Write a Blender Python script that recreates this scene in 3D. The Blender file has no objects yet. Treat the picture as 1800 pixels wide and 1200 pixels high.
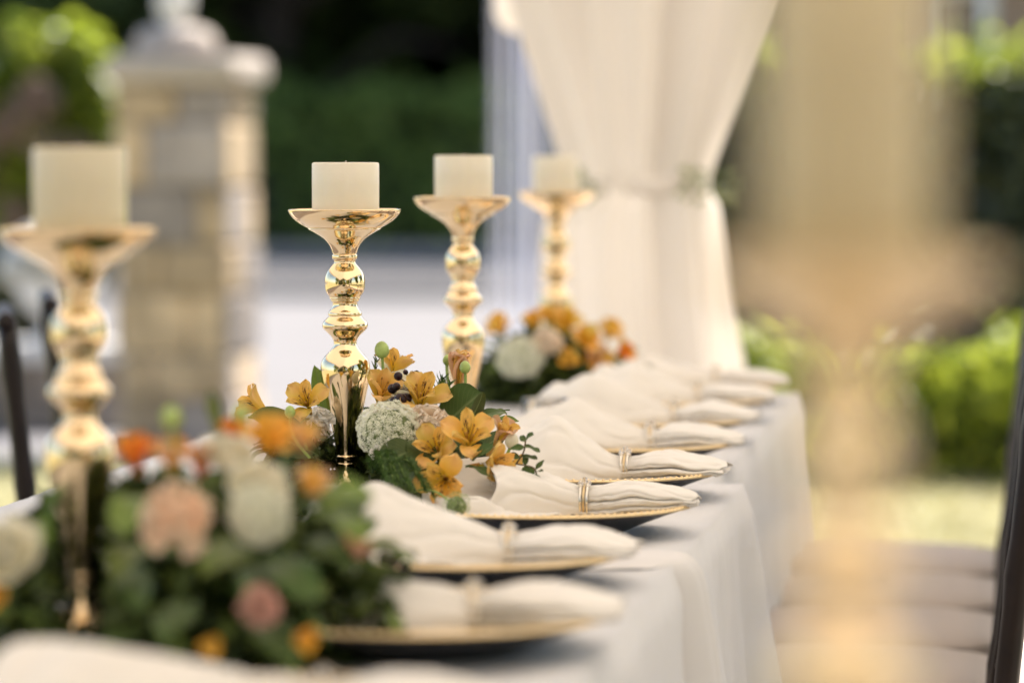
import bpy, math, random
import numpy as np
from mathutils import Vector, Matrix

PI = math.pi
SC = bpy.context.scene
COL = SC.collection
rnd = random.Random(7)
nrg = np.random.default_rng(11)

# ------------------------------------------------------------------ camera
YAW = math.atan(900 / 6750)
PITCH = -math.atan(325 / 6750)
CAM_LOC = Vector((0, 0, 1.15))
cam_d = bpy.data.cameras.new("camera")
cam = bpy.data.objects.new("camera", cam_d)
COL.objects.link(cam)
cam.location = CAM_LOC
cam.rotation_euler = (PI / 2 + PITCH, 0, YAW)
cam_d.lens = 135.0
cam_d.sensor_width = 36.0
cam_d.clip_start = 0.05
cam_d.clip_end = 2000
cam_d.dof.use_dof = True
cam_d.dof.focus_distance = 4.26
cam_d.dof.aperture_fstop = 3.0
SC.camera = cam

# ------------------------------------------------------------------ sky, sun, exposure
SUN_AZ, SUN_EL = math.radians(24), math.radians(50)
world = bpy.data.worlds.new("World")
SC.world = world
world.use_nodes = True
wn = world.node_tree
sky = wn.nodes.new("ShaderNodeTexSky")
sky.sky_type = 'NISHITA'
sky.sun_disc = False
sky.sun_elevation = SUN_EL
sky.sun_rotation = SUN_AZ
bgn = wn.nodes["Background"]
bgn.inputs[1].default_value = 0.10
wn.links.new(sky.outputs[0], bgn.inputs[0])
sl = bpy.data.lights.new("sun", 'SUN')
sl.energy = 4.9
sl.angle = math.radians(0.5)
sl.color = (1.0, 0.93, 0.82)
sun = bpy.data.objects.new("sun", sl)
COL.objects.link(sun)
S_DIR = Vector((math.sin(SUN_AZ) * math.cos(SUN_EL), math.cos(SUN_AZ) * math.cos(SUN_EL), math.sin(SUN_EL)))
sun.rotation_euler = (-S_DIR).to_track_quat('-Z', 'Y').to_euler()
sun.location = (0, 0, 30)
SC.view_settings.view_transform = 'Standard'
SC.view_settings.look = 'None'
SC.view_settings.gamma = 1
SC.view_settings.use_curve_mapping = False
SC.view_settings.exposure = 1.6
SC.cycles.use_denoising = True
SC.cycles.max_bounces = 10
SC.cycles.diffuse_bounces = 5
SC.cycles.glossy_bounces = 5
SC.cycles.transmission_bounces = 8
SC.cycles.transparent_max_bounces = 12
SC.cycles.caustics_reflective = True
SC.cycles.caustics_refractive = False
SC.cycles.sample_clamp_indirect = 4
SC.cycles.blur_glossy = 0.6

_F = Vector((-math.sin(YAW) * math.cos(PITCH), math.cos(YAW) * math.cos(PITCH), math.sin(PITCH)))
_R = Vector((math.cos(YAW), math.sin(YAW), 0))
_U = _R.cross(_F)


def at(x, y, d):
    """the place that stands d metres away along a measured bearing of the photograph"""
    return CAM_LOC + d * (_F + (x - 900) / 6750 * _R + (600 - y) / 6750 * _U)


# ------------------------------------------------------------------ materials
def mat(name, col, rough=0.6, metal=0.0, bump=0.0, bscale=60, var=0.0, vscale=8, spec=0.5, coat=0.0, sss=0.0, island=None, transl=0.0, tcol=None, obj_var=0.0, coords='Object', detail=4):
    m = bpy.data.materials.new(name)
    m.use_nodes = True
    nt = m.node_tree
    b = nt.nodes["Principled BSDF"]
    out = nt.nodes["Material Output"]
    b.inputs["Roughness"].default_value = rough
    b.inputs["Metallic"].default_value = metal
    b.inputs["Specular IOR Level"].default_value = spec
    b.inputs["Coat Weight"].default_value = coat
    if sss:
        b.inputs["Subsurface Weight"].default_value = sss
        b.inputs["Subsurface Radius"].default_value = (0.012, 0.008, 0.004)
    tc = nt.nodes.new("ShaderNodeTexCoord")
    src = None
    base = nt.nodes.new("ShaderNodeRGB")
    base.outputs[0].default_value = (*col, 1)
    src = base.outputs[0]
    if var:
        n = nt.nodes.new("ShaderNodeTexNoise")
        n.inputs["Scale"].default_value = vscale
        n.inputs["Detail"].default_value = detail
        nt.links.new(tc.outputs[coords], n.inputs["Vector"])
        h = nt.nodes.new("ShaderNodeHueSaturation")
        mr = nt.nodes.new("ShaderNodeMapRange")
        mr.inputs["From Min"].default_value = 0.3
        mr.inputs["From Max"].default_value = 0.7
        mr.inputs["To Min"].default_value = 1 - var
        mr.inputs["To Max"].default_value = 1 + var
        nt.links.new(n.outputs["Fac"], mr.inputs["Value"])
        nt.links.new(mr.outputs[0], h.inputs["Value"])
        nt.links.new(src, h.inputs["Color"])
        src = h.outputs[0]
    if island:
        g = nt.nodes.new("ShaderNodeNewGeometry")
        r = nt.nodes.new("ShaderNodeValToRGB")
        els = r.color_ramp.elements
        while len(els) < len(island):
            els.new(0.5)
        for i, c in enumerate(island):
            els[i].position = i / (len(island) - 1)
            els[i].color = (*c, 1)
        nt.links.new(g.outputs["Random Per Island"], r.inputs[0])
        src = r.outputs[0]
    if obj_var:
        oi = nt.nodes.new("ShaderNodeObjectInfo")
        h = nt.nodes.new("ShaderNodeHueSaturation")
        mr = nt.nodes.new("ShaderNodeMapRange")
        mr.inputs["To Min"].default_value = 1 - obj_var
        mr.inputs["To Max"].default_value = 1 + obj_var
        nt.links.new(oi.outputs["Random"], mr.inputs["Value"])
        nt.links.new(mr.outputs[0], h.inputs["Value"])
        nt.links.new(src, h.inputs["Color"])
        src = h.outputs[0]
    nt.links.new(src, b.inputs["Base Color"])
    if bump:
        n = nt.nodes.new("ShaderNodeTexNoise")
        n.inputs["Scale"].default_value = bscale
        n.inputs["Detail"].default_value = 5
        nt.links.new(tc.outputs[coords], n.inputs["Vector"])
        bp = nt.nodes.new("ShaderNodeBump")
        bp.inputs["Strength"].default_value = bump
        bp.inputs["Distance"].default_value = 0.01
        nt.links.new(n.outputs["Fac"], bp.inputs["Height"])
        nt.links.new(bp.outputs[0], b.inputs["Normal"])
    if transl:
        t = nt.nodes.new("ShaderNodeBsdfTranslucent")
        if tcol:
            t.inputs[0].default_value = (*tcol, 1)
        else:
            nt.links.new(src, t.inputs[0])
        mx = nt.nodes.new("ShaderNodeMixShader")
        mx.inputs[0].default_value = transl
        nt.links.new(b.outputs[0], mx.inputs[1])
        nt.links.new(t.outputs[0], mx.inputs[2])
        nt.links.new(mx.outputs[0], out.inputs[0])
    return m


def weave(m, scale=900, strength=0.25):
    """fine crossed threads on a cloth"""
    nt = m.node_tree
    b = nt.nodes["Principled BSDF"]
    tc = nt.nodes.new("ShaderNodeTexCoord")
    add = None
    for ax in ('X', 'Y', 'Z'):
        w = nt.nodes.new("ShaderNodeTexWave")
        w.bands_direction = ax
        w.inputs["Scale"].default_value = scale
        w.inputs["Distortion"].default_value = 1.2
        nt.links.new(tc.outputs["Object"], w.inputs["Vector"])
        if add is None:
            add = w.outputs["Fac"]
        else:
            a = nt.nodes.new("ShaderNodeMath")
            a.operation = 'ADD'
            nt.links.new(add, a.inputs[0])
            nt.links.new(w.outputs["Fac"], a.inputs[1])
            add = a.outputs[0]
    bp = nt.nodes.new("ShaderNodeBump")
    bp.inputs["Strength"].default_value = strength
    bp.inputs["Distance"].default_value = 0.0006
    nt.links.new(add, bp.inputs["Height"])
    nt.links.new(bp.outputs[0], b.inputs["Normal"])
    b.inputs["Sheen Weight"].default_value = 0.15
    return m


def petal_mat(name, base, mid, tip, streak=0.0, transl=0.3, blush=None, edge=None):
    m = bpy.data.materials.new(name)
    m.use_nodes = True
    nt = m.node_tree
    L = nt.links.new
    b = nt.nodes["Principled BSDF"]
    b.inputs["Roughness"].default_value = 0.55
    b.inputs["Sheen Weight"].default_value = 0.1
    uv = nt.nodes.new("ShaderNodeUVMap")
    sep = nt.nodes.new("ShaderNodeSeparateXYZ")
    L(uv.outputs[0], sep.inputs[0])
    r = nt.nodes.new("ShaderNodeValToRGB")
    e = r.color_ramp.elements
    e.new(0.5)
    for i, (p, c) in enumerate(((0.0, base), (0.45, mid), (1.0, tip))):
        e[i].position = p
        e[i].color = (*c, 1)
    n = nt.nodes.new("ShaderNodeTexNoise")
    n.inputs["Scale"].default_value = 55
    tc = nt.nodes.new("ShaderNodeTexCoord")
    L(tc.outputs["Object"], n.inputs["Vector"])
    ad = nt.nodes.new("ShaderNodeMath")
    ad.operation = 'MULTIPLY_ADD'
    L(n.outputs["Fac"], ad.inputs[0])
    ad.inputs[1].default_value = 0.36
    L(sep.outputs[1], ad.inputs[2])
    sb = nt.nodes.new("ShaderNodeMath")
    sb.operation = 'SUBTRACT'
    L(ad.outputs[0], sb.inputs[0])
    sb.inputs[1].default_value = 0.18
    L(sb.outputs[0], r.inputs[0])
    src = r.outputs[0]
    oi = nt.nodes.new("ShaderNodeObjectInfo")
    hv = nt.nodes.new("ShaderNodeHueSaturation")
    mr = nt.nodes.new("ShaderNodeMapRange")
    mr.inputs["To Min"].default_value = 0.8
    mr.inputs["To Max"].default_value = 1.12
    L(oi.outputs["Random"], mr.inputs["Value"])
    L(mr.outputs[0], hv.inputs["Value"])
    mh = nt.nodes.new("ShaderNodeMapRange")
    mh.inputs["To Min"].default_value = 0.512
    mh.inputs["To Max"].default_value = 0.488
    L(oi.outputs["Random"], mh.inputs["Value"])
    L(mh.outputs[0], hv.inputs["Hue"])
    L(src, hv.inputs["Color"])
    src = hv.outputs[0]
    if blush:
        n2 = nt.nodes.new("ShaderNodeTexNoise")
        n2.inputs["Scale"].default_value = 26
        L(tc.outputs["Object"], n2.inputs["Vector"])
        m2 = nt.nodes.new("ShaderNodeMapRange")
        m2.inputs["From Min"].default_value = 0.48
        m2.inputs["From Max"].default_value = 0.7
        L(n2.outputs["Fac"], m2.inputs["Value"])
        mxb = nt.nodes.new("ShaderNodeMix")
        mxb.data_type = 'RGBA'
        L(m2.outputs[0], mxb.inputs[0])
        L(src, mxb.inputs[6])
        mxb.inputs[7].default_value = (*blush, 1)
        src = mxb.outputs[2]
    if streak:
        mp = nt.nodes.new("ShaderNodeMapping")
        mp.inputs["Scale"].default_value = (15, 5.5, 1)
        L(uv.outputs[0], mp.inputs[0])
        v = nt.nodes.new("ShaderNodeTexNoise")
        v.inputs["Scale"].default_value = 1.0
        v.inputs["Detail"].default_value = 0.5
        L(mp.outputs[0], v.inputs["Vector"])
        lt = nt.nodes.new("ShaderNodeMapRange")
        lt.inputs["From Min"].default_value = 0.545
        lt.inputs["From Max"].default_value = 0.60
        L(v.outputs["Fac"], lt.inputs["Value"])
        # only on the middle of the petal
        d = nt.nodes.new("ShaderNodeMath")
        d.operation = 'SUBTRACT'
        L(sep.outputs[0], d.inputs[0])
        d.inputs[1].default_value = 0.5
        ab = nt.nodes.new("ShaderNodeMath")
        ab.operation = 'ABSOLUTE'
        L(d.outputs[0], ab.inputs[0])
        wi = nt.nodes.new("ShaderNodeMapRange")
        wi.inputs["From Min"].default_value = 0.22
        wi.inputs["From Max"].default_value = 0.32
        wi.inputs["To Min"].default_value = 1
        wi.inputs["To Max"].default_value = 0
        L(ab.outputs[0], wi.inputs["Value"])
        vr = nt.nodes.new("ShaderNodeMapRange")
        vr.inputs["From Min"].default_value = 0.72
        vr.inputs["From Max"].default_value = 0.84
        vr.inputs["To Min"].default_value = 1
        vr.inputs["To Max"].default_value = 0
        L(sep.outputs[1], vr.inputs["Value"])
        k1 = nt.nodes.new("ShaderNodeMath")
        k1.operation = 'MULTIPLY'
        L(lt.outputs[0], k1.inputs[0])
        L(wi.outputs[0], k1.inputs[1])
        k2 = nt.nodes.new("ShaderNodeMath")
        k2.operation = 'MULTIPLY'
        L(k1.outputs[0], k2.inputs[0])
        L(vr.outputs[0], k2.inputs[1])
        k3 = nt.nodes.new("ShaderNodeMath")
        k3.operation = 'MULTIPLY'
        L(k2.outputs[0], k3.inputs[0])
        k3.inputs[1].default_value = streak
        mx = nt.nodes.new("ShaderNodeMix")
        mx.data_type = 'RGBA'
        L(k3.outputs[0], mx.inputs[0])
        L(src, mx.inputs[6])
        mx.inputs[7].default_value = (0.06, 0.012, 0.008, 1)
        src = mx.outputs[2]
    L(src, b.inputs["Base Color"])
    # fine veins along the petal
    mpv = nt.nodes.new("ShaderNodeMapping")
    mpv.inputs["Scale"].default_value = (26, 1.5, 1)
    L(uv.outputs[0], mpv.inputs[0])
    nv = nt.nodes.new("ShaderNodeTexNoise")
    nv.inputs["Scale"].default_value = 1
    L(mpv.outputs[0], nv.inputs["Vector"])
    bp = nt.nodes.new("ShaderNodeBump")
    bp.inputs["Strength"].default_value = 0.4
    bp.inputs["Distance"].default_value = 0.0012
    L(nv.outputs["Fac"], bp.inputs["Height"])
    L(bp.outputs[0], b.inputs["Normal"])
    t = nt.nodes.new("ShaderNodeBsdfTranslucent")
    L(src, t.inputs[0])
    ms = nt.nodes.new("ShaderNodeMixShader")
    ms.inputs[0].default_value = transl
    L(b.outputs[0], ms.inputs[1])
    L(t.outputs[0], ms.inputs[2])
    L(ms.outputs[0], nt.nodes["Material Output"].inputs[0])
    return m


def leaf_mat(name, col, rib, rough=0.42, transl=0.18):
    m = bpy.data.materials.new(name)
    m.use_nodes = True
    nt = m.node_tree
    L = nt.links.new
    b = nt.nodes["Principled BSDF"]
    b.inputs["Roughness"].default_value = rough
    b.inputs["Specular IOR Level"].default_value = 0.25
    uv = nt.nodes.new("ShaderNodeUVMap")
    sep = nt.nodes.new("ShaderNodeSeparateXYZ")
    L(uv.outputs[0], sep.inputs[0])
    d = nt.nodes.new("ShaderNodeMath")
    d.operation = 'SUBTRACT'
    L(sep.outputs[0], d.inputs[0])
    d.inputs[1].default_value = 0.5
    ab = nt.nodes.new("ShaderNodeMath")
    ab.operation = 'ABSOLUTE'
    L(d.outputs[0], ab.inputs[0])
    mr = nt.nodes.new("ShaderNodeMapRange")
    mr.inputs["From Min"].default_value = 0.012
    mr.inputs["From Max"].default_value = 0.045
    mr.inputs["To Min"].default_value = 1
    mr.inputs["To Max"].default_value = 0
    L(ab.outputs[0], mr.inputs["Value"])
    # side veins: v - |u| stripes
    mv = nt.nodes.new("ShaderNodeMath")
    mv.operation = 'MULTIPLY_ADD'
    L(ab.outputs[0], mv.inputs[0])
    mv.inputs[1].default_value = -0.8
    L(sep.outputs[1], mv.inputs[2])
    sn = nt.nodes.new("ShaderNodeMath")
    sn.operation = 'MULTIPLY'
    L(mv.outputs[0], sn.inputs[0])
    sn.inputs[1].default_value = 60
    si = nt.nodes.new("ShaderNodeMath")
    si.operation = 'SINE'
    L(sn.outputs[0], si.inputs[0])
    sv = nt.nodes.new("ShaderNodeMapRange")
    sv.inputs["From Min"].default_value = 0.8
    sv.inputs["From Max"].default_value = 1.0
    sv.inputs["To Max"].default_value = 0.3
    L(si.outputs[0], sv.inputs["Value"])
    mxm = nt.nodes.new("ShaderNodeMath")
    mxm.operation = 'MAXIMUM'
    L(mr.outputs[0], mxm.inputs[0])
    L(sv.outputs[0], mxm.inputs[1])
    tc = nt.nodes.new("ShaderNodeTexCoord")
    n = nt.nodes.new("ShaderNodeTexNoise")
    n.inputs["Scale"].default_value = 40
    n.inputs["Detail"].default_value = 4
    L(tc.outputs["Object"], n.inputs["Vector"])
    oi = nt.nodes.new("ShaderNodeObjectInfo")
    g = nt.nodes.new("ShaderNodeNewGeometry")
    sm = nt.nodes.new("ShaderNodeMath")
    sm.operation = 'ADD'
    L(oi.outputs["Random"], sm.inputs[0])
    L(g.outputs["Random Per Island"], sm.inputs[1])
    fr = nt.nodes.new("ShaderNodeMath")
    fr.operation = 'FRACT'
    L(sm.outputs[0], fr.inputs[0])
    s2 = nt.nodes.new("ShaderNodeMath")
    s2.operation = 'ADD'
    L(fr.outputs[0], s2.inputs[0])
    L(n.outputs["Fac"], s2.inputs[1])
    vr = nt.nodes.new("ShaderNodeMapRange")
    vr.inputs["From Min"].default_value = 0.3
    vr.inputs["From Max"].default_value = 1.7
    vr.inputs["To Min"].default_value = 0.6
    vr.inputs["To Max"].default_value = 1.45
    L(s2.outputs[0], vr.inputs["Value"])
    hr = nt.nodes.new("ShaderNodeMapRange")
    hr.inputs["To Min"].default_value = 0.475
    hr.inputs["To Max"].default_value = 0.515
    L(fr.outputs[0], hr.inputs["Value"])
    h = nt.nodes.new("ShaderNodeHueSaturation")
    h.inputs["Color"].default_value = (*col, 1)
    L(vr.outputs[0], h.inputs["Value"])
    L(hr.outputs[0], h.inputs["Hue"])
    mx = nt.nodes.new("ShaderNodeMix")
    mx.data_type = 'RGBA'
    L(mxm.outputs[0], mx.inputs[0])
    L(h.outputs[0], mx.inputs[6])
    mx.inputs[7].default_value = (*rib, 1)
    L(mx.outputs[2], b.inputs["Base Color"])
    bp = nt.nodes.new("ShaderNodeBump")
    bp.inputs["Strength"].default_value = 0.35
    bp.inputs["Distance"].default_value = 0.001
    L(mxm.outputs[0], bp.inputs["Height"])
    L(bp.outputs[0], b.inputs["Normal"])
    t = nt.nodes.new("ShaderNodeBsdfTranslucent")
    L(mx.outputs[2], t.inputs[0])
    ms = nt.nodes.new("ShaderNodeMixShader")
    ms.inputs[0].default_value = transl
    L(b.outputs[0], ms.inputs[1])
    L(t.outputs[0], ms.inputs[2])
    L(ms.outputs[0], nt.nodes["Material Output"].inputs[0])
    return m


M = {}
M['gold'] = mat('gold', (0.84, 0.66, 0.42), 0.06, 1.0, bump=0.02, bscale=25)
_nt = M['gold'].node_tree
_n = _nt.nodes.new('ShaderNodeTexNoise')
_n.inputs['Scale'].default_value = 45
_n.inputs['Detail'].default_value = 6
_c = _nt.nodes.new('ShaderNodeTexCoord')
_nt.links.new(_c.outputs['Object'], _n.inputs['Vector'])
_m = _nt.nodes.new('ShaderNodeMapRange')
_m.inputs['From Min'].default_value = 0.4
_m.inputs['From Max'].default_value = 0.75
_m.inputs['To Min'].default_value = 0.045
_m.inputs['To Max'].default_value = 0.17
_nt.links.new(_n.outputs['Fac'], _m.inputs['Value'])
_nt.links.new(_m.outputs[0], _nt.nodes['Principled BSDF'].inputs['Roughness'])
M['gold_rim'] = mat('gold_rim', (0.80, 0.62, 0.36), 0.28, 1.0)
M['silver'] = mat('silver', (0.75, 0.72, 0.66), 0.15, 1.0)
M['wax'] = mat('wax', (0.73, 0.685, 0.57), 0.5, sss=0.25, var=0.03, vscale=20, bump=0.05, bscale=90)
M['wax_dim_near'] = mat('wax_dim_near', (0.56, 0.48, 0.31), 0.5, sss=0.2, var=0.04, vscale=20)  # wax darkened to carry the dimmer light on the nearest candle
M['wax_dim_front'] = mat('wax_dim_front', (0.60, 0.55, 0.41), 0.5, sss=0.2, var=0.04, vscale=20)  # same wax toned down for the weaker light at the row's front
M['wick'] = mat('wick', (0.5, 0.47, 0.4), 0.9)
M['cloth'] = weave(mat('cloth', (0.595, 0.60, 0.62), 0.85, var=0.03, vscale=3))
M['napkin'] = weave(mat('napkin', (0.80, 0.775, 0.73), 0.8, transl=0.12, var=0.02, vscale=12), 1100, 0.2)
M['black_plate'] = mat('black_plate', (0.018, 0.015, 0.016), 0.3)
M['chair'] = mat('chair', (0.012, 0.007, 0.006), 0.42, spec=0.3, coat=0.0, var=0.2, vscale=30)
M['cushion'] = weave(mat('cushion', (0.38, 0.33, 0.30), 0.85, var=0.03, vscale=6, bump=0.0), 600, 0.2)
M['tent'] = mat('tent', (0.85, 0.80, 0.75), 0.7, transl=0.32, tcol=(0.9, 0.79, 0.69))
M['drape'] = mat('drape', (0.86, 0.835, 0.81), 0.8, transl=0.4, tcol=(0.87, 0.83, 0.78))
M['sash'] = mat('sash', (0.70, 0.69, 0.69), 0.85, transl=0.15)
M['white_paint'] = mat('white_paint', (0.78, 0.76, 0.74), 0.4, var=0.03)
M['stone'] = mat('stone', (0.50, 0.37, 0.235), 0.9, bump=0.8, bscale=14, var=0.36, vscale=6, obj_var=0.3)
M['stone_grey'] = mat('stone_grey', (0.33, 0.28, 0.25), 0.9, bump=0.8, bscale=14, var=0.3, vscale=6, obj_var=0.25)
M['mortar'] = mat('mortar', (0.33, 0.30, 0.26), 0.95, bump=0.5, bscale=40, var=0.15)
M['cap_stone'] = mat('cap_stone', (0.45, 0.38, 0.325), 0.85, bump=0.4, bscale=20, var=0.12, vscale=6)
M['white_stone'] = mat('white_stone', (0.74, 0.71, 0.68), 0.7, bump=0.3, bscale=20, var=0.06)
M['brown_stone'] = mat('brown_stone', (0.33, 0.27, 0.22), 0.9, bump=0.7, bscale=14, var=0.2, vscale=6, obj_var=0.2)
M['paving'] = mat('paving', (0.155, 0.147, 0.15), 0.9, bump=0.3, bscale=30, var=0.1, vscale=1.5)
M['bounce_patio'] = mat('bounce_patio', (0.40, 0.34, 0.30), 0.85, bump=0.3, bscale=30, var=0.12, vscale=2)
M['asphalt'] = mat('asphalt', (0.05, 0.049, 0.055), 0.9, bump=0.4, bscale=50, var=0.2, vscale=1)  # asphalt darkened so its colour carries the shade on the road
M['lawn'] = mat('lawn', (0.28, 0.26, 0.14), 0.95, bump=0.15, bscale=30, var=0.25, vscale=2)
M['grass'] = mat('grass', (0.2, 0.22, 0.07), 0.8, island=[(0.26, 0.25, 0.10), (0.36, 0.33, 0.16), (0.44, 0.39, 0.23)], transl=0.5)
M['hedge_leaf'] = mat('hedge_leaf', (0.07, 0.11, 0.02), 0.4, island=[(0.08, 0.12, 0.015), (0.26, 0.32, 0.03), (0.44, 0.47, 0.06)], transl=0.65, spec=0.4)
M['dark_leaf'] = mat('dark_leaf', (0.03, 0.05, 0.015), 0.35, island=[(0.02, 0.028, 0.008), (0.05, 0.065, 0.013), (0.12, 0.14, 0.024)], transl=0.35, spec=0.8)
M['tree_leaf'] = mat('tree_leaf', (0.03, 0.05, 0.015), 0.5, island=[(0.045, 0.06, 0.02), (0.10, 0.135, 0.035), (0.16, 0.20, 0.05)], transl=0.55, spec=0.3)
M['far_leaf'] = mat('far_leaf', (0.1, 0.16, 0.03), 0.6, island=[(0.12, 0.17, 0.04), (0.26, 0.34, 0.075), (0.40, 0.47, 0.12)], transl=0.6, spec=0.2)
M['bush_leaf'] = mat('bush_leaf', (0.1, 0.13, 0.03), 0.5, island=[(0.07, 0.10, 0.025), (0.22, 0.27, 0.06), (0.20, 0.13, 0.09), (0.28, 0.19, 0.13)], transl=0.45)
M['dry_flower'] = mat('dry_flower', (0.3, 0.2, 0.14), 0.8, island=[(0.20, 0.13, 0.09), (0.32, 0.21, 0.15), (0.42, 0.32, 0.22)], transl=0.3)
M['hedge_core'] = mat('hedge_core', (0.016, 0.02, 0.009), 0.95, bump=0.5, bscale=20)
M['bark'] = mat('bark', (0.07, 0.05, 0.035), 0.95, bump=0.8, bscale=12, var=0.3)
M['plaster'] = mat('plaster', (0.50, 0.38, 0.32), 0.9, bump=0.2, bscale=30, var=0.06)
M['roof_tile'] = mat('roof_tile', (0.14, 0.08, 0.06), 0.85, bump=0.5, bscale=20, var=0.2)
M['window_glass'] = mat('window_glass', (0.02, 0.025, 0.03), 0.05, spec=1.0)
M['soil'] = mat('soil', (0.05, 0.035, 0.025), 0.95, bump=0.6, bscale=40, var=0.3)
M['wood'] = mat('wood', (0.2, 0.12, 0.07), 0.6, var=0.2)
# flower materials
M['amber'] = petal_mat('amber_petal', (0.80, 0.62, 0.02), (0.86, 0.58, 0.03), (0.85, 0.56, 0.15), 1.0, blush=(0.78, 0.42, 0.14))
M['amber_plain'] = petal_mat('amber_plain_petal', (0.72, 0.56, 0.05), (0.84, 0.55, 0.06), (0.85, 0.59, 0.2), 0.0, blush=(0.74, 0.36, 0.13))
M['orange'] = petal_mat('orange_petal', (0.75, 0.07, 0.01), (0.80, 0.17, 0.012), (0.80, 0.36, 0.02), 0.35)
M['rust'] = petal_mat('rust_petal', (0.65, 0.46, 0.04), (0.80, 0.42, 0.02), (0.82, 0.46, 0.05), 0.5, blush=(0.78, 0.3, 0.04))
M['peach'] = petal_mat('peach_petal', (0.60, 0.42, 0.12), (0.74, 0.48, 0.26), (0.76, 0.52, 0.34), 0.0, blush=(0.72, 0.36, 0.16))
M['pink'] = petal_mat('pink_petal', (0.60, 0.42, 0.28), (0.68, 0.38, 0.30), (0.7, 0.42, 0.36), 0.0)
M['blush'] = petal_mat('blush_petal', (0.84, 0.66, 0.46), (0.88, 0.74, 0.58), (0.89, 0.80, 0.68), 0.0, transl=.42)
M['salmon'] = petal_mat('salmon_petal', (0.90, 0.62, 0.40), (0.91, 0.69, 0.50), (0.92, 0.78, 0.62), 0.0, transl=.42)
M['ivory'] = petal_mat('ivory_petal', (0.86, 0.83, 0.60), (0.90, 0.87, 0.70), (0.91, 0.88, 0.77), 0.0, transl=.42)
M['white_petal'] = petal_mat('white_petal', (0.7, 0.64, 0.5), (0.84, 0.81, 0.74), (0.85, 0.82, 0.77), 0.0)
M['umbel_white'] = mat('umbel_white', (0.70, 0.71, 0.56), 0.7, island=[(0.72, 0.74, 0.56), (0.85, 0.85, 0.74), (0.9, 0.9, 0.82)], transl=0.3)
M['umbel_core'] = mat('umbel_core', (0.13, 0.17, 0.07), 0.9, var=0.3, vscale=200)
M['umbel_green'] = mat('umbel_green', (0.36, 0.45, 0.18), 0.7, island=[(0.2, 0.30, 0.08), (0.36, 0.46, 0.18), (0.68, 0.70, 0.5)], transl=0.2)
M['stem'] = mat('stem', (0.20, 0.30, 0.07), 0.5, var=0.15, vscale=60)
M['bud'] = mat('bud', (0.34, 0.45, 0.13), 0.45, var=0.25, vscale=90)
M['brown_stem'] = mat('brown_stem', (0.12, 0.08, 0.035), 0.7)
M['berry'] = mat('berry', (0.016, 0.005, 0.008), 0.35, var=0.3, vscale=120, spec=0.3)
M['wax_eye'] = mat('wax_eye', (0.16, 0.02, 0.012), 0.4)
M['stamen'] = mat('stamen', (0.40, 0.22, 0.04), 0.6)
M['leaf'] = leaf_mat('leaf', (0.055, 0.092, 0.022), (0.12, 0.16, 0.055), 0.5)
M['leaf_light'] = leaf_mat('leaf_light', (0.13, 0.19, 0.034), (0.14, 0.2, 0.07), 0.45, 0.25)
M['eucalyptus'] = leaf_mat('eucalyptus', (0.10, 0.14, 0.085), (0.18, 0.21, 0.14), 0.6, 0.12)
M['fern'] = mat('fern', (0.05, 0.11, 0.02), 0.6, island=[(0.03, 0.07, 0.014), (0.06, 0.12, 0.024), (0.10, 0.18, 0.04)], transl=0.25)
M['fern_pale'] = mat('fern_pale', (0.2, 0.25, 0.1), 0.6, island=[(0.14, 0.2, 0.06), (0.26, 0.3, 0.14), (0.4, 0.42, 0.28)], transl=0.3)
M['foliage'] = mat('foliage', (0.03, 0.06, 0.015), 0.55, island=[(0.02, 0.033, 0.01), (0.052, 0.08, 0.017), (0.11, 0.15, 0.03)], transl=0.25, spec=0.25)
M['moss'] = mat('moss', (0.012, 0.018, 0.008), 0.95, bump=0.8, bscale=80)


def glass_mat(name, col=(1, 1, 1), rough=0.0, ior=1.45):
    m = bpy.data.materials.new(name)
    m.use_nodes = True
    b = m.node_tree.nodes["Principled BSDF"]
    b.inputs["Base Color"].default_value = (*col, 1)
    b.inputs["Roughness"].default_value = rough
    b.inputs["Transmission Weight"].default_value = 1
    b.inputs["IOR"].default_value = ior
    return m


M['glass'] = glass_mat('clear_glass')
M['crystal'] = glass_mat('crystal', (1, 0.97, 0.92), 0.02, 1.6)


def sheer_mat():
    m = bpy.data.materials.new('sheer')
    m.use_nodes = True
    nt = m.node_tree
    nt.nodes.remove(nt.nodes["Principled BSDF"])
    tr = nt.nodes.new("ShaderNodeBsdfTransparent")
    df = nt.nodes.new("ShaderNodeBsdfDiffuse")
    df.inputs[0].default_value = (0.58, 0.6, 0.7, 1)
    tl = nt.nodes.new("ShaderNodeBsdfTranslucent")
    tl.inputs[0].default_value = (0.58, 0.6, 0.7, 1)
    a = nt.nodes.new("ShaderNodeMixShader")
    a.inputs[0].default_value = 0.5
    nt.links.new(df.outputs[0], a.inputs[1])
    nt.links.new(tl.outputs[0], a.inputs[2])
    w = nt.nodes.new("ShaderNodeTexWave")
    w.inputs["Scale"].default_value = 13
    w.inputs["Distortion"].default_value = 2.0
    tc = nt.nodes.new("ShaderNodeTexCoord")
    mp = nt.nodes.new("ShaderNodeMapping")
    mp.inputs["Scale"].default_value = (1, 1, 0.02)
    nt.links.new(tc.outputs["Object"], mp.inputs[0])
    nt.links.new(mp.outputs[0], w.inputs["Vector"])
    mr = nt.nodes.new("ShaderNodeMapRange")
    mr.inputs["To Min"].default_value = 0.12
    mr.inputs["To Max"].default_value = 0.75
    nt.links.new(w.outputs["Fac"], mr.inputs["Value"])
    mx = nt.nodes.new("ShaderNodeMixShader")
    nt.links.new(mr.outputs[0], mx.inputs[0])
    nt.links.new(tr.outputs[0], mx.inputs[1])
    nt.links.new(a.outputs[0], mx.inputs[2])
    nt.links.new(mx.outputs[0], nt.nodes["Material Output"].inputs[0])
    return m


M['sheer'] = sheer_mat()

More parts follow.
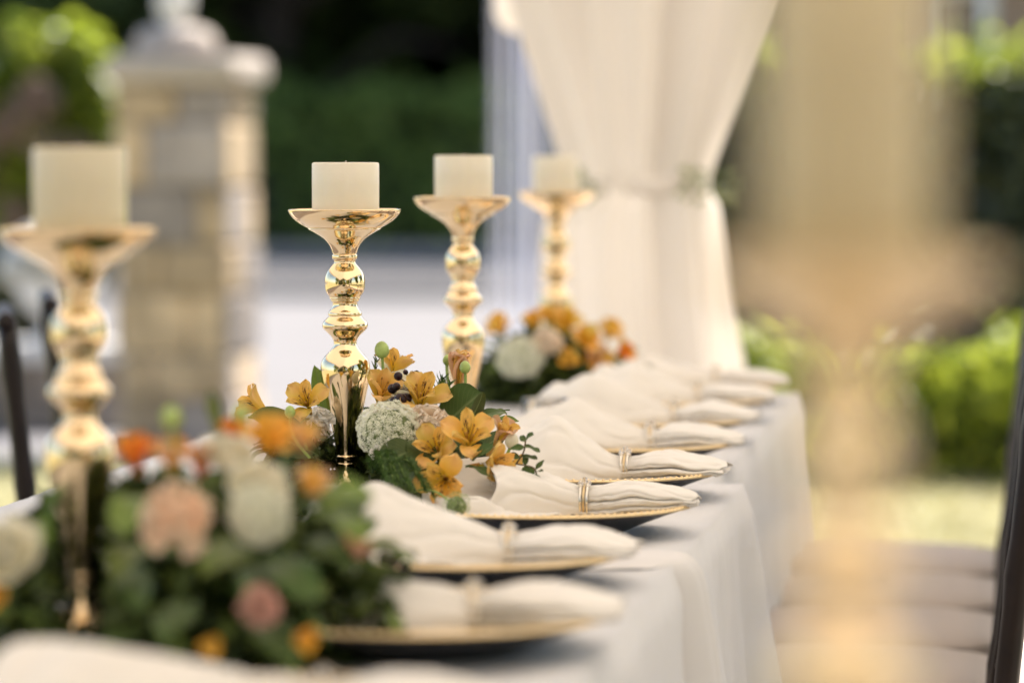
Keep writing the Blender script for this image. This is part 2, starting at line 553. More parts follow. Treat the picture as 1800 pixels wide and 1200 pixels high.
# ------------------------------------------------------------------ mesh helpers
WM = {}


class MB:
    def __init__(s):
        s.v, s.f, s.uv = [], [], []

    def add(s, vs, fs, uvs=None, T=None):
        o = len(s.v)
        if T is not None:
            vs = [T @ Vector(v) for v in vs]
        s.v += [tuple(v) for v in vs]
        s.f += [tuple(i + o for i in f) for f in fs]
        s.uv += list(uvs) if uvs is not None else [(0.5, 0.5)] * len(vs)

    def grid(s, rows, T=None, closed=False, uv=True):
        """rows: list of rows of points"""
        nv, nu = len(rows), len(rows[0])
        vs = [p for r in rows for p in r]
        fs = []
        for j in range(nv - 1):
            for i in range(nu - 1 + (1 if closed else 0)):
                k = (i + 1) % nu
                fs.append((j * nu + i, j * nu + k, (j + 1) * nu + k, (j + 1) * nu + i))
        uvs = [(i / max(1, nu - 1), j / max(1, nv - 1)) for j in range(nv) for i in range(nu)]
        s.add(vs, fs, uvs, T)

    def lathe(s, prof, n=48, T=None, caps=True):
        rows = [[(r * math.cos(2 * PI * i / n), r * math.sin(2 * PI * i / n), z) for i in range(n)] for r, z in prof]
        o = len(s.v)
        s.grid(rows, T, closed=True)
        if caps:
            if prof[0][0] > 1e-5:
                s.f.append(tuple(o + i for i in reversed(range(n))))
            if prof[-1][0] > 1e-5:
                b = o + (len(prof) - 1) * n
                s.f.append(tuple(b + i for i in range(n)))

    def box(s, a, b, T=None, jit=0.0):
        x0, y0, z0 = a
        x1, y1, z1 = b
        vs = [(x0, y0, z0), (x1, y0, z0), (x1, y1, z0), (x0, y1, z0), (x0, y0, z1), (x1, y0, z1), (x1, y1, z1), (x0, y1, z1)]
        if jit:
            vs = [tuple(c + rnd.uniform(-jit, jit) for c in v) for v in vs]
        s.add(vs, [(0, 3, 2, 1), (4, 5, 6, 7), (0, 1, 5, 4), (1, 2, 6, 5), (2, 3, 7, 6), (3, 0, 4, 7)], None, T)

    def rbox(s, a, b, r, T=None):
        """box with chamfered vertical and top edges"""
        x0, y0, z0 = a
        x1, y1, z1 = b
        def ring(i, z):
            return [(x0 + i + r, y0 + i, z), (x1 - i - r, y0 + i, z), (x1 - i, y0 + i + r, z), (x1 - i, y1 - i - r, z), (x1 - i - r, y1 - i, z), (x0 + i + r, y1 - i, z), (x0 + i, y1 - i - r, z), (x0 + i, y0 + i + r, z)]
        rows = [ring(r * .6, z0), ring(0, z0 + r), ring(0, z1 - r), ring(r * .6, z1)]
        o = len(s.v)
        s.grid(rows, T, closed=True)
        s.f.append(tuple(o + i for i in reversed(range(8))))
        s.f.append(tuple(o + 24 + i for i in range(8)))

    def tube(s, pts, rad, n=6, T=None):
        pts = [Vector(p) for p in pts]
        if not isinstance(rad, (list, tuple)):
            rad = [rad] * len(pts)
        rows = []
        t0 = (pts[1] - pts[0]).normalized()
        a = t0.orthogonal().normalized()
        for i, p in enumerate(pts):
            t = (pts[min(i + 1, len(pts) - 1)] - pts[max(i - 1, 0)]).normalized()
            a = (a - a.dot(t) * t).normalized()
            b = t.cross(a)
            rows.append([p + rad[i] * (math.cos(2 * PI * k / n) * a + math.sin(2 * PI * k / n) * b) for k in range(n)])
        o = len(s.v)
        s.grid(rows, T, closed=True)
        s.f.append(tuple(o + i for i in reversed(range(n))))
        e = o + (len(pts) - 1) * n
        s.f.append(tuple(e + i for i in range(n)))

    def ball(s, c, r, n=10, m=7, T=None, sq=(1, 1, 1)):
        rows = []
        for j in range(m + 1):
            th = PI * j / m
            rr = max(math.sin(th), 1e-3)
            rows.append([(c[0] + sq[0] * r * rr * math.cos(2 * PI * i / n), c[1] + sq[1] * r * rr * math.sin(2 * PI * i / n), c[2] - sq[2] * r * math.cos(th)) for i in range(n)])
        s.grid(rows, T, closed=True)

    def mesh(s, name, m, smooth=True):
        me = bpy.data.meshes.new(name)
        me.from_pydata(s.v, [], s.f)
        uvl = me.uv_layers.new(name="UVMap")
        li = np.empty(len(me.loops), dtype=np.int32)
        me.loops.foreach_get("vertex_index", li)
        uvl.data.foreach_set("uv", np.asarray(s.uv, dtype=np.float32)[li].ravel())
        if smooth:
            me.polygons.foreach_set("use_smooth", [True] * len(me.polygons))
        me.materials.append(m)
        me.update()
        return me


def np_mesh(name, V, quads, m, smooth=False):
    me = bpy.data.meshes.new(name)
    V = np.asarray(V, dtype=np.float32).reshape(-1, 3)
    Q = np.asarray(quads, dtype=np.int32)
    me.vertices.add(len(V))
    me.vertices.foreach_set("co", V.ravel())
    me.loops.add(Q.size)
    me.loops.foreach_set("vertex_index", Q.ravel())
    me.polygons.add(len(Q))
    me.polygons.foreach_set("loop_start", np.arange(0, Q.size, Q.shape[1], dtype=np.int32))
    if smooth:
        me.polygons.foreach_set("use_smooth", [True] * len(Q))
    me.update(calc_edges=True)
    me.validate()
    me.materials.append(m)
    return me


def link(name, me, parent=None, T=None):
    """T: world matrix of the object (or Vector for a place)"""
    o = bpy.data.objects.new(name, me)
    COL.objects.link(o)
    if T is None:
        T = Matrix.Identity(4) if parent is None else WM[parent]
    if isinstance(T, (Vector, tuple)):
        T = Matrix.Translation(Vector(T))
    WM[o] = T.copy()
    if parent is not None:
        o.parent = parent
        o.matrix_basis = WM[parent].inverted() @ T
    else:
        o.matrix_basis = T
    return o


def tag(o, label=None, cat=None, group=None, kind=None):
    if label: o["label"] = label
    if cat: o["category"] = cat
    if group: o["group"] = group
    if kind: o["kind"] = kind
    return o


def thing(name, label, cat, T, group=None):
    return tag(link(name, None, None, T), label, cat, group)


def struct(name, me, T=None):
    return tag(link(name, me, None, T), kind='structure')


def copy_thing(src, T, label):
    """a thing with copies of its parts and sub-parts, sharing mesh data"""
    r = src.copy()
    COL.objects.link(r)
    r.matrix_basis = T
    WM[r] = T.copy()
    r["label"] = label
    def rec(a, b):
        for ch in a.children:
            c = ch.copy()
            COL.objects.link(c)
            c.parent = b
            WM[c] = WM[b] @ c.matrix_basis
            rec(ch, c)
    rec(src, r)
    return r


def facing(p, d, roll=0.0, s=1.0):
    """matrix at p with local +Z along d"""
    q = Vector(d).normalized().to_track_quat('Z', 'Y')
    return Matrix.Translation(Vector(p)) @ q.to_matrix().to_4x4() @ Matrix.Rotation(roll, 4, 'Z') @ Matrix.Scale(s, 4)


def crom(P, n):
    """Catmull-Rom through the points of P along axis 0"""
    P = np.asarray(P, dtype=float)
    k = len(P)
    out = []
    for i in range(k - 1):
        p0, p1, p2, p3 = P[max(i - 1, 0)], P[i], P[i + 1], P[min(i + 2, k - 1)]
        for j in range(n):
            t = j / n
            out.append(0.5 * (2 * p1 + (p2 - p0) * t + (2 * p0 - 5 * p1 + 4 * p2 - p3) * t * t + (3 * p1 - p0 - 3 * p2 + p3) * t ** 3))
    out.append(P[-1])
    return np.array(out)


def loft(sections, nu=6, nv=6):
    S = np.asarray(sections, dtype=float)
    S = crom(S, nu)
    S = crom(np.swapaxes(S, 0, 1), nv)
    return np.swapaxes(S, 0, 1)


def sheet_solid(mb, G, th=0.0012):
    """a cloth sheet with real thickness from a grid of points"""
    G = np.asarray(G)
    du = np.gradient(G, axis=0)
    dv = np.gradient(G, axis=1)
    n = np.cross(du, dv)
    n /= np.maximum(np.linalg.norm(n, axis=2, keepdims=True), 1e-9)
    A, B = G + n * th / 2, G - n * th / 2
    nr, nc = G.shape[:2]
    o = len(mb.v)
    mb.v += [tuple(p) for p in A.reshape(-1, 3)] + [tuple(p) for p in B.reshape(-1, 3)]
    mb.uv += [(0.5, 0.5)] * (2 * nr * nc)
    N = nr * nc
    for j in range(nr - 1):
        for i in range(nc - 1):
            a, b, c, d = j * nc + i, j * nc + i + 1, (j + 1) * nc + i + 1, (j + 1) * nc + i
            mb.f.append((o + a, o + b, o + c, o + d))
            mb.f.append((o + N + d, o + N + c, o + N + b, o + N + a))
    per = [i for i in range(nc)] + [j * nc + nc - 1 for j in range(1, nr)] + [(nr - 1) * nc + i for i in range(nc - 2, -1, -1)] + [j * nc for j in range(nr - 2, 0, -1)]
    for a, b in zip(per, per[1:] + per[:1]):
        mb.f.append((o + a, o + N + a, o + N + b, o + b))


def leaf_cloud(name, P, size, m, parent=None, up=0.3, T=None, elong=1.7, N=None):
    """one small bent leaf (two faces) at each point of P"""
    P = np.asarray(P, dtype=float)
    n = len(P)
    d = nrg.normal(size=(n, 3))
    if N is not None:
        d = d * 0.6 + np.asarray(N)
    d[:, 2] += up
    d /= np.linalg.norm(d, axis=1, keepdims=True)
    a = np.cross(d, nrg.normal(size=(n, 3)))
    a /= np.linalg.norm(a, axis=1, keepdims=True)
    b = np.cross(d, a)
    s = (size * nrg.uniform(0.6, 1.3, n))[:, None]
    L, W = a * s * elong / 2, b * s / 2
    fold = d * s * 0.16
    V = np.stack([P - L, P + W + fold, P + L, P - W + fold, ], axis=1)
    q = np.arange(n)[:, None] * 4
    Q = np.concatenate([q + np.array([[0, 1, 2]]), q + np.array([[0, 2, 3]])])
    me = np_mesh(name, V, Q, m)
    return link(name, me, parent, T)


# ------------------------------------------------------------------ ground
def sheet(x0, x1, y0, y1, z, m, name, nx=2, ny=2):
    b = MB()
    b.grid([[(x0 + (x1 - x0) * i / nx, y0 + (y1 - y0) * j / ny, z) for i in range(nx + 1)] for j in range(ny + 1)])
    return struct(name, b.mesh(name, m, False))


sheet(-700, 700, -500, 900, 0.0, M['lawn'], 'lawn')
sheet(-40, -1.4, 14.2, 30.5, 0.004, M['paving'], 'driveway')
sheet(-3.7, 2.8, -5.2, 9.4, 0.004, M['bounce_patio'], 'bounce_patio')  # unseen floor added to bounce warm light up under the tent
sheet(-120, 60, 30.5, 43.2, 0.008, M['asphalt'], 'road')
# kerbs along the road
for ky in (30.4, 43.2):
    b = MB()
    b.box((-60, ky, 0), (40, ky + 0.15, 0.12))
    struct('kerb', b.mesh('kerb', M['cap_stone'], False))
gx = np.concatenate([nrg.uniform(-1.6, 1.4, 15000), nrg.uniform(-4.2, -2.2, 9000)])
gy = np.concatenate([nrg.uniform(10.0, 13.9, 15000), nrg.uniform(9.5, 14.1, 9000)])
gz = nrg.uniform(0.005, 0.03, 24000)
tag(leaf_cloud('grass', np.stack([gx, gy, gz], 1), 0.010, M['grass'], up=1.2, elong=4), 'short sunlit grass of the lawn', kind='stuff')

# ------------------------------------------------------------------ vegetation
def hedge(label, x0, x1, y0, y1, h, n, leaf, m, wob=0.06, sprigs=0.0, group='clipped garden hedges', rz=0.0, loose=0.05, core=1.0):
    cx, cy = (x0 + x1) / 2, (y0 + y1) / 2
    T = Matrix.Translation((cx, cy, 0)) @ Matrix.Rotation(rz, 4, 'Z')
    t = thing('hedge', label, 'hedge', T, group)
    w, dp = (x1 - x0) / 2, (y1 - y0) / 2
    ins = min(0.12, dp * 0.35, h * .25) if core == 1 else dp * core
    b = MB()
    nx = max(6, int((x1 - x0) / 0.4))
    rows = []
    for i in range(nx + 1):
        x = -w + ins + (2 * w - 2 * ins) * i / nx
        k = 1 + 0.06 * math.sin(i * 1.7) + 0.05 * math.sin(i * 0.73)
        rows.append([(x, -(dp - ins), 0.02), (x, -(dp - ins) * k, h * .5), (x, -(dp - ins) * k * .9, (h - ins) * k), (x, (dp - ins) * .9, (h - ins) * k), (x, dp - ins, 0.02)])
    b.grid(rows)
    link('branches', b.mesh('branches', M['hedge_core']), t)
    A = np.array([2 * w * h, 2 * w * 2 * dp, 2 * w * h, 2 * dp * h, 2 * dp * h])
    sel = nrg.choice(5, n, p=A / A.sum())
    u, v = nrg.uniform(-1, 1, n), nrg.uniform(0, 1, n)
    P = np.zeros((n, 3))
    N = np.zeros((n, 3))
    for k, (ax, nr) in enumerate([('f', (0, -1, 0)), ('t', (0, 0, 1)), ('b', (0, 1, 0)), ('l', (-1, 0, 0)), ('r', (1, 0, 0))]):
        q = sel == k
        if ax == 'f': P[q] = np.stack([u[q] * w, np.full(q.sum(), -dp), v[q] * h], 1)
        if ax == 'b': P[q] = np.stack([u[q] * w, np.full(q.sum(), dp), v[q] * h], 1)
        if ax == 't': P[q] = np.stack([u[q] * w, (2 * v[q] - 1) * dp, np.full(q.sum(), h)], 1)
        if ax == 'l': P[q] = np.stack([np.full(q.sum(), -w), u[q] * dp, v[q] * h], 1)
        if ax == 'r': P[q] = np.stack([np.full(q.sum(), w), u[q] * dp, v[q] * h], 1)
        N[q] = nr
    bump = wob * (np.sin(P[:, 0] * 5.1 + P[:, 2] * 3) + np.sin(P[:, 0] * 11.3 + P[:, 1] * 7 + P[:, 2] * 6) * 0.6)
    P += N * (bump - np.minimum(nrg.exponential(loose, n), dp))[:, None]
    if sprigs:
        P[:, 2] += np.where(sel == 1, nrg.exponential(sprigs, n), 0)
    P[:, 2] = np.maximum(P[:, 2], 0.02)
    leaf_cloud('leaves', P, leaf, m, t, 0.25, None, 1.7, N)
    return t


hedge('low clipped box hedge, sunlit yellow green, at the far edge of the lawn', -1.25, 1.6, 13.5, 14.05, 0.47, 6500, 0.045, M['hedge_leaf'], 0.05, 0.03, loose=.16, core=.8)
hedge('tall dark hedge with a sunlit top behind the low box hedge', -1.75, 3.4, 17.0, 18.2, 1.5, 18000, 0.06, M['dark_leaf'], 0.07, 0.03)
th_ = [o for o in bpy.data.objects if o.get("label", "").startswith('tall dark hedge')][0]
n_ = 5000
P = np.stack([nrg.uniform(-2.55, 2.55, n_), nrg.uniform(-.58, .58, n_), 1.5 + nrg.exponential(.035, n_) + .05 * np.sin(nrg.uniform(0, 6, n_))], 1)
leaf_cloud('sun_tint_leaves', P, .055, M['hedge_leaf'], th_, .6, None, 1.8)  # bright leaf colour paints the sunlight on the hedge top
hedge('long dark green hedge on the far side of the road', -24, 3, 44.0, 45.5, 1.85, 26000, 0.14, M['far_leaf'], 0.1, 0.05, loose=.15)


def tree(label, x, y, h, r, n, leaf, m, low=0.12, group='dark trees beyond the road', name='tree'):
    t = thing(name, label, 'tree', Vector((x, y, 0)), group)
    b = MB()
    lean = rnd.uniform(-0.04, 0.04)
    pts = [(lean * h * k * k, 0.02 * h * math.sin(k * 4), h * 0.8 * k) for k in (0, .1, .25, .45, .7, 1)]
    r0 = 0.028 * h
    b.tube(pts, [r0 * 1.3, r0, r0 * .85, r0 * .65, r0 * .4, r0 * .1], 9)
    limbs = []
    for i in range(9):
        k = rnd.uniform(low + .1, 0.75)
        a = i * 2.4
        p0 = Vector((lean * h * k * k, 0, h * 0.8 * k))
        p1 = p0 + Vector((math.cos(a) * r * .6, math.sin(a) * r * .6, r * .35))
        p2 = p0 + Vector((math.cos(a) * r * .9, math.sin(a) * r * .9, r * .3))
        b.tube([p0, p1, p2], [r0 * .4, r0 * .22, r0 * .06], 5)
        limbs += [p1, p2]
    link('trunk', b.mesh('trunk', M['bark']), t)
    # leaf clumps spread through the crown
    nc = 42
    C = []
    for i in range(nc):
        k = rnd.random()
        z = h * (low + (1 - low) * k)
        rr = r * math.sin(PI * min(1, 0.18 + 0.8 * k)) ** 0.6 * math.sqrt(rnd.random())
        a = rnd.uniform(0, 2 * PI)
        C.append((rr * math.cos(a), rr * math.sin(a), z, rnd.uniform(.22, .42) * r))
    C = np.array(C)
    idx = nrg.integers(0, nc, n)
    d = nrg.normal(size=(n, 3))
    d /= np.linalg.norm(d, axis=1, keepdims=True)
    P = C[idx, :3] + d * (C[idx, 3] * nrg.uniform(0.3, 1, n) ** 0.5)[:, None] * np.array([1, 1, .8])
    P[:, 2] = np.maximum(P[:, 2], 0.05)
    leaf_cloud('crown', P, leaf, m, t, 0.3)
    return t


for i, (x, y, h, r) in enumerate([(-22, 52, 12, 4.2), (-17.2, 49, 10.5, 3.6), (-13.2, 51, 13, 3.8), (-9.6, 48.8, 11, 3.5), (-6.2, 51.5, 13.5, 3.9), (-2.2, 49.5, 11.5, 3.6), (2.2, 53, 13, 4.2)]):
    lab = ['spreading dark tree left of the gate pillar beyond the road', 'dark tree directly behind the stone gate pillar', 'tallest dark tree right behind the gate pillar finial',
           'dark tree above the hedge behind the first candle', 'dark tree between the two middle candles and the drape', 'dark tree hidden behind the white tent drape', 'dark tree behind the pink walled house'][i]
    tree(lab, x, y, h, r, 9000, 0.34, M['tree_leaf'], 0.06)
for i, (x, y, h, r) in enumerate([(-24, 60, 14, 5), (-17, 59, 14.5, 5), (-11, 60.5, 15, 5), (-5, 60, 14, 5), (1.5, 61, 15, 5)]):
    tree('tall dark tree in the rear row, ' + ['far left end', 'behind the stone pillar', 'behind the sharp candlestick', 'left of the drape', 'behind the drape'][i], x, y, h, r, 8000, 0.42, M['tree_leaf'], 0.05, 'rear row of dark trees')
hedge('very tall dark evergreen screen closing the view behind all trees', -34, 12, 65.0, 67.0, 9.0, 16000, 0.4, M['tree_leaf'], 0.2, 0.1)
# unseen trees and a hedge added around the tables, to be mirrored in the gold
hedge('unseen garden hedge added behind the dining tables', -9, 9, -13, -12, 1.7, 12000, 0.09, M['hedge_leaf'], 0.08)
for i, (x, y, h, r) in enumerate([(-7, -16, 9, 3.4), (0.5, -17, 10, 3.6), (8, -15, 9, 3.3), (10, 3, 8, 3.0), (9.5, 10, 8.5, 3.0)]):
    tree('unseen tree added outside the tent, ' + ['left of the rear hedge', 'behind the middle of the rear hedge', 'right of the rear hedge', 'beside the right side of the tent', 'right of the low box hedge'][i], x, y, h, r, 6000, 0.28, M['bush_leaf'] if i == 1 else M['hedge_leaf'], 0.2, 'unseen trees around the tent')


for i, (x, y, h, r) in enumerate([(-10.5, -9.5, 9.5, 3.4), (-3.6, -9.0, 10.5, 3.6), (3.2, -9.2, 10, 3.5), (10, -8.8, 9.5, 3.4)]):  # unseen trees, added to hide the bright sky from the gold
    tree('unseen leafy tree added outside the open tent end, ' + ['far left', 'left of centre', 'right of centre', 'far right'][i], x, y, h, r, 7000, 0.3, M['dark_leaf'] if i % 2 else M['hedge_leaf'], 0.08, 'unseen trees at the open tent end')

def shrub(label, c, rx, rz, n, leaf, m):
    t = thing('shrub', label, 'shrub', Vector((c[0], c[1], 0)))
    b = MB()
    for k in range(5):
        a = k * 1.3
        b.tube([(0.04 * math.cos(a), .04 * math.sin(a), 0), (.12 * math.cos(a), .12 * math.sin(a), c[2] * .6), (rx * .6 * math.cos(a), rx * .6 * math.sin(a), c[2] + .1)], [.03, .022, .01], 6)
    link('stem', b.mesh('stem', M['bark']), t)
    d = nrg.normal(size=(n, 3))
    d /= np.linalg.norm(d, axis=1, keepdims=True)
    rr = nrg.uniform(.45, 1, n) ** .4
    lump = 1 + .1 * np.sin(d[:, 0] * 7 + d[:, 2] * 5) + .07 * np.sin(d[:, 1] * 9)
    P = d * (rr * lump)[:, None] * np.array([rx, rx, rz]) + np.array([0, 0, c[2]])
    P[:, 2] = np.maximum(P[:, 2], .03)
    leaf_cloud('crown', P, leaf, m, t, .5, None, 1.5, d * .7)
    return t


p = at(85, 140, 17.5)
hy = shrub('round hydrangea shrub with faded brown flower heads, left of the stone pillar', (p.x, p.y, 1.2), .36, .56, 3600, .075, M['hedge_leaf'])
for i in range(16):
    a, q = rnd.uniform(0, 2 * PI), math.sqrt(rnd.random())
    hx, hz = .25 * q * math.cos(a) - .04, .36 * q * math.sin(a) - .06
    hc = np.array([hx, -.36 * math.sqrt(max(.05, 1 - (hx / .36) ** 2 - (hz / .56) ** 2)), 1.2 + hz])
    dd = nrg.normal(size=(150, 3))
    dd /= np.linalg.norm(dd, axis=1, keepdims=True)
    tag(leaf_cloud('flower_head', hc + dd * .075, .026, M['dry_flower'], hy, .2, None, 1.1, dd), kind='stuff')
p = at(-60, 330, 19)
shrub('dark leafy shrub filling the corner beside the hydrangea', (p.x, p.y, .8), .75, .85, 5000, .07, M['dark_leaf'])

# ------------------------------------------------------------------ gate pillar
pil_T = Matrix.Translation((-3.245, 14.75, 0)) @ Matrix.Rotation(math.radians(-5), 4, 'Z')
pil = thing('gate_pillar', 'square sandstone gate pillar with moulded cap and ball finial', 'pillar', pil_T)
b = MB()
b.box((-.195, -.195, 0), (.195, .195, 1.425))
link('core', b.mesh('core', M['mortar'], False), pil)
z = 0.0
k = 0
while z < 1.41:
    hgt = [.21, .17, .24, .19, .22, .25, .15][k % 7]
    hgt = min(hgt, 1.425 - z)
    cut = [0.02, -0.08, .07, -.04, .1, -.1][k % 6]
    for (xa, xb) in ((-.222, cut), (cut, .222)):
        for side in (0, 1, 2, 3):
            bb = MB()
            o = rnd.uniform(-.012, .012)
            bb.rbox((xa + .005, -.226 + o, z + .006), (xb - .005, -.16, z + hgt - .006), .014)
            link('stone', bb.mesh('stone', M['stone_grey' if rnd.random() < .3 else 'stone'], False), pil, pil_T @ Matrix.Rotation(side * PI / 2, 4, 'Z'))
    z += hgt
    k += 1
b = MB()
b.rbox((-.262, -.262, 1.427), (.262, .262, 1.543), .03)
link('cap', b.mesh('cap', M['cap_stone'], False), pil)
b = MB()
b.lathe([(.165, 1.544), (.165, 1.58), (.157, 1.61), (.135, 1.637), (.095, 1.653), (.05, 1.66)], 28, Matrix.Translation((-.05, 0, 0)))
link('dome', b.mesh('dome', M['cap_stone']), pil)
b = MB()
b.lathe([(.045, 1.66), (.04, 1.672), (.055, 1.69), (.066, 1.725), (.07, 1.765), (.062, 1.805), (.035, 1.835), (0.001, 1.842)], 24, Matrix.Translation((-.055, 0, 0)))
link('finial', b.mesh('finial', M['white_stone']), pil)

# low garden wall running left from the pillar
wl = thing('garden_wall', 'low brown stone garden wall with a pale coping beside the pillar', 'wall', Vector((-5.1, 15.6, 0)))
b = MB()
b.box((-1.6, .03, 0), (1.45, .28, .29))
link('core', b.mesh('core', M['mortar'], False), wl)
for course in range(2):
    x = -1.6 - (course % 2) * .13
    while x < 1.42:
        wd = rnd.uniform(.22, .36)
        bb = MB()
        o = rnd.uniform(0, .012)
        bb.rbox((max(x, -1.6) + .005, -o, course * .145 + .004), (min(x + wd, 1.45) - .005, .06, course * .145 + .141), .012)
        link('stone', bb.mesh('stone', M['brown_stone'], False), wl)
        x += wd
for i in range(5):
    bb = MB()
    bb.rbox((-1.62 + i * .612, -.04, .292), (-1.62 + i * .612 + .606, .32, .37), .012)
    link('coping', bb.mesh('coping', M['white_stone'], False), wl)
# urn of white flowers
up = at(55, 600, 15.75)
ur = thing('stone_urn', 'white stone urn heaped with white blooms on the low wall coping', 'urn', Vector((up.x, 15.76, .372)))
b = MB()
b.lathe([(.10, 0), (.10, .025), (.06, .04), (.045, .07), (.06, .1), (.12, .14), (.155, .19), (.165, .235), (.18, .245), (.18, .265), (.15, .265), (.14, .22), (.02, .2)], 28)
link('bowl', b.mesh('bowl', M['white_stone']), ur)
b = MB()
for i in range(26):
    a, rr = i * 2.4, .16 * math.sqrt(i / 26)
    b.ball((rr * math.cos(a) - .03, rr * math.sin(a), .30 + .13 * (1 - (rr / .17) ** 2) + rnd.uniform(-.02, .03)), rnd.uniform(.05, .075), 9, 6, sq=(1, 1, .85))
link('bloom', b.mesh('bloom', M['white_petal']), ur)

# ------------------------------------------------------------------ house in the distance
hs = thing('house', 'pink plastered house with white porch columns behind the tall hedge', 'house', Vector((2.0, 26, 0)))
b = MB()
b.box((-2.9, 0, 0), (7, 8, 2.75))
link('wall', b.mesh('wall', M['plaster'], False), hs)
b = MB()
b.add([(-3.3, -2.2, 2.76), (7.7, -2.2, 2.76), (7.7, 8.6, 2.76), (-3.3, 8.6, 2.76), (.5, 3.5, 4.3), (4, 3.5, 4.3)], [(0, 1, 5, 4), (1, 2, 5), (2, 3, 4, 5), (3, 0, 4), (3, 2, 1, 0)])
link('roof', b.mesh('roof', M['roof_tile'], False), hs)
for cxp in (-3.1, -2.24, -.7, .6, 2.2, 4.0):
    b = MB()
    b.lathe([(.09, 0), (.09, .08), (.06, .12), (.058, 1.4), (.052, 2.6), (.08, 2.65), (.1, 2.755)], 20, Matrix.Translation((cxp, -1.9, 0)))
    link('column', b.mesh('column', M['white_paint']), hs)
for wx, hw in ((-2.49, .2), (.3, .45), (2.0, .5), (4.6, .5)):
    b = MB()
    for (xa, xb, za, zb) in ((-hw, hw, .9, .97), (-hw, hw, 2.23, 2.3), (-hw, -hw + .07, .97, 2.23), (hw - .03, hw, .97, 2.23), (-.02, .0, .97, 2.23)):
        b.box((wx + xa, -.05, za), (wx + xb, -.002, zb))
    wf = link('window', b.mesh('window', M['white_paint'], False), hs)
    b = MB()
    b.box((wx - hw + .07, -.03, .97), (wx + hw - .03, -.012, 2.23))
    link('pane', b.mesh('pane', M['window_glass'], False), wf)

# ------------------------------------------------------------------ tent
tn = thing('tent', 'cream fabric event tent roof on white poles over the long tables', 'tent', Vector((-.4, 2.5, 0)))
X0, X1, Y0, Y1, EZ, RZ = -3.0, 2.9, -7.0, 6.7, 2.62, 3.9
b = MB()
rows = []
for i in range(25):
    u = i / 24
    x = X0 + (X1 - X0) * u
    zz = EZ + (RZ - EZ) * (1 - abs(2 * u - 1)) ** 1.15
    rows.append([(x, Y0 + (Y1 - Y0) * j / 16, zz - .05 * math.sin(PI * ((j % 4) / 4))) for j in range(17)])
b.grid(rows)
link('roof', b.mesh('roof', M['tent']), tn)
b = MB()
for (ax, ay, bx, by) in ((X0, Y0, X0, Y1), (X1, Y0, X1, Y1)):
    n = 40
    b.grid([[(ax + (bx - ax) * i / n, ay + (by - ay) * i / n, EZ - .28 + .03 * math.cos(i * PI / 2)), (ax + (bx - ax) * i / n, ay + (by - ay) * i / n, EZ)] for i in range(n + 1)])
link('valance', b.mesh('valance', M['tent']), tn)
for px_, py_ in ((X0, Y0), (X0, -2.3), (X0, 2.2), (X0, Y1), (X1, Y0), (X1, -2.3), (X1, 2.2), (X1, Y1)):
    b = MB()
    b.lathe([(.07, 0), (.07, .015), (.03, .02), (.03, EZ)], 14, Matrix.Translation((px_, py_, 0)))
    link('pole', b.mesh('pole', M['white_paint']), tn)
b = MB()
b.lathe([(.08, 0), (.08, .015), (.032, .02), (.032, 3.83)], 14, Matrix.Translation((-.27, 4.82, 0)))
link('pole', b.mesh('pole', M['white_paint']), tn)


def drape_mesh(levels, pleats, amp, n=150, ph=0.0):
    """levels: (z, half width, half depth, centre x); a gathered cloth around a pole"""
    L = crom(levels, 7)
    mb = MB()
    rows = []
    for z_, rx, ry, cx in L:
        row = []
        for i in range(n):
            a = 2 * PI * i / n
            k = 1 + amp * math.sin(pleats * a + ph + .5 * math.sin(z_ * 3)) + amp * .5 * math.sin((pleats * 2 + 1) * a + 1.7 * z_)
            row.append((cx + rx * k * math.cos(a), ry * k * math.sin(a), z_))
        rows.append(row)
    mb.grid(rows, closed=True)
    return mb


dr = thing('drape', 'white tent drape gathered with a tieback at the end of the table', 'drape', Vector((-.715, 7.32, 0)))
b = drape_mesh([(.01, .172, .16, .02), (.3, .165, .15, .01), (.65, .155, .13, 0), (.85, .146, .12, -.01), (1.0, .14, .10, -.015), (1.05, .13, .092, -.012), (1.09, .108, .075, -.01), (1.14, .118, .08, -.01), (1.3, .165, .11, -.005), (1.5, .22, .12, 0), (1.9, .30, .13, .02), (2.4, .41, .13, .03), (3.4, .5, .12, .03)], 6, .24, 260)
link('cloth', b.mesh('cloth', M['drape']), dr)
b = MB()
b.lathe([(.11, 1.075), (.121, 1.08), (.121, 1.105), (.11, 1.11)], 40, Matrix.Diagonal((1, .72, 1, 1)), caps=False)
tb = link('tieback', b.mesh('tieback', M['drape']), dr)
P = []
for s in (-1, 1):
    for i in range(36):
        k = rnd.random()
        P.append((s * (.08 + .1 * k) + rnd.uniform(-.02, .02), -.09 + rnd.uniform(-.03, .03), 1.09 + rnd.uniform(-.03, .035)))
tag(leaf_cloud('greenery', P, .016, M['fern_pale'], tb, .3, WM[tb]), kind='stuff')

sw = at(905, 0, 8.6)
b = drape_mesh([(1.43, .02, .02, 0), (1.45, .045, .04, 0), (1.5, .055, .05, 0), (1.65, .05, .045, .01), (1.9, .06, .05, .06), (2.6, .11, .06, .14)], 5, .08, 60)
tag(link('swag', b.mesh('swag', M['drape']), None, Vector((sw.x, 8.62, 0))), 'hanging end of a white fabric swag left of the large drape', 'swag')
b = MB()
rows = []
for j in range(14):
    zz = .01 + 2.6 * j / 13
    rows.append([(-.125 + .25 * i / 60, .035 * math.sin(i * .9) + .02 * math.sin(i * .37 + zz), zz) for i in range(61)])
b.grid(rows)
shp = at(940, 300, 9.2)
tag(link('sheer_curtain', b.mesh('sheer_curtain', M['sheer']), None, Vector((shp.x, 9.2, 0))), 'sheer bluish organza curtain hanging left of the white drape', 'curtain')

# ------------------------------------------------------------------ tables and cloths
TX0, TX1 = -1.16, -.345


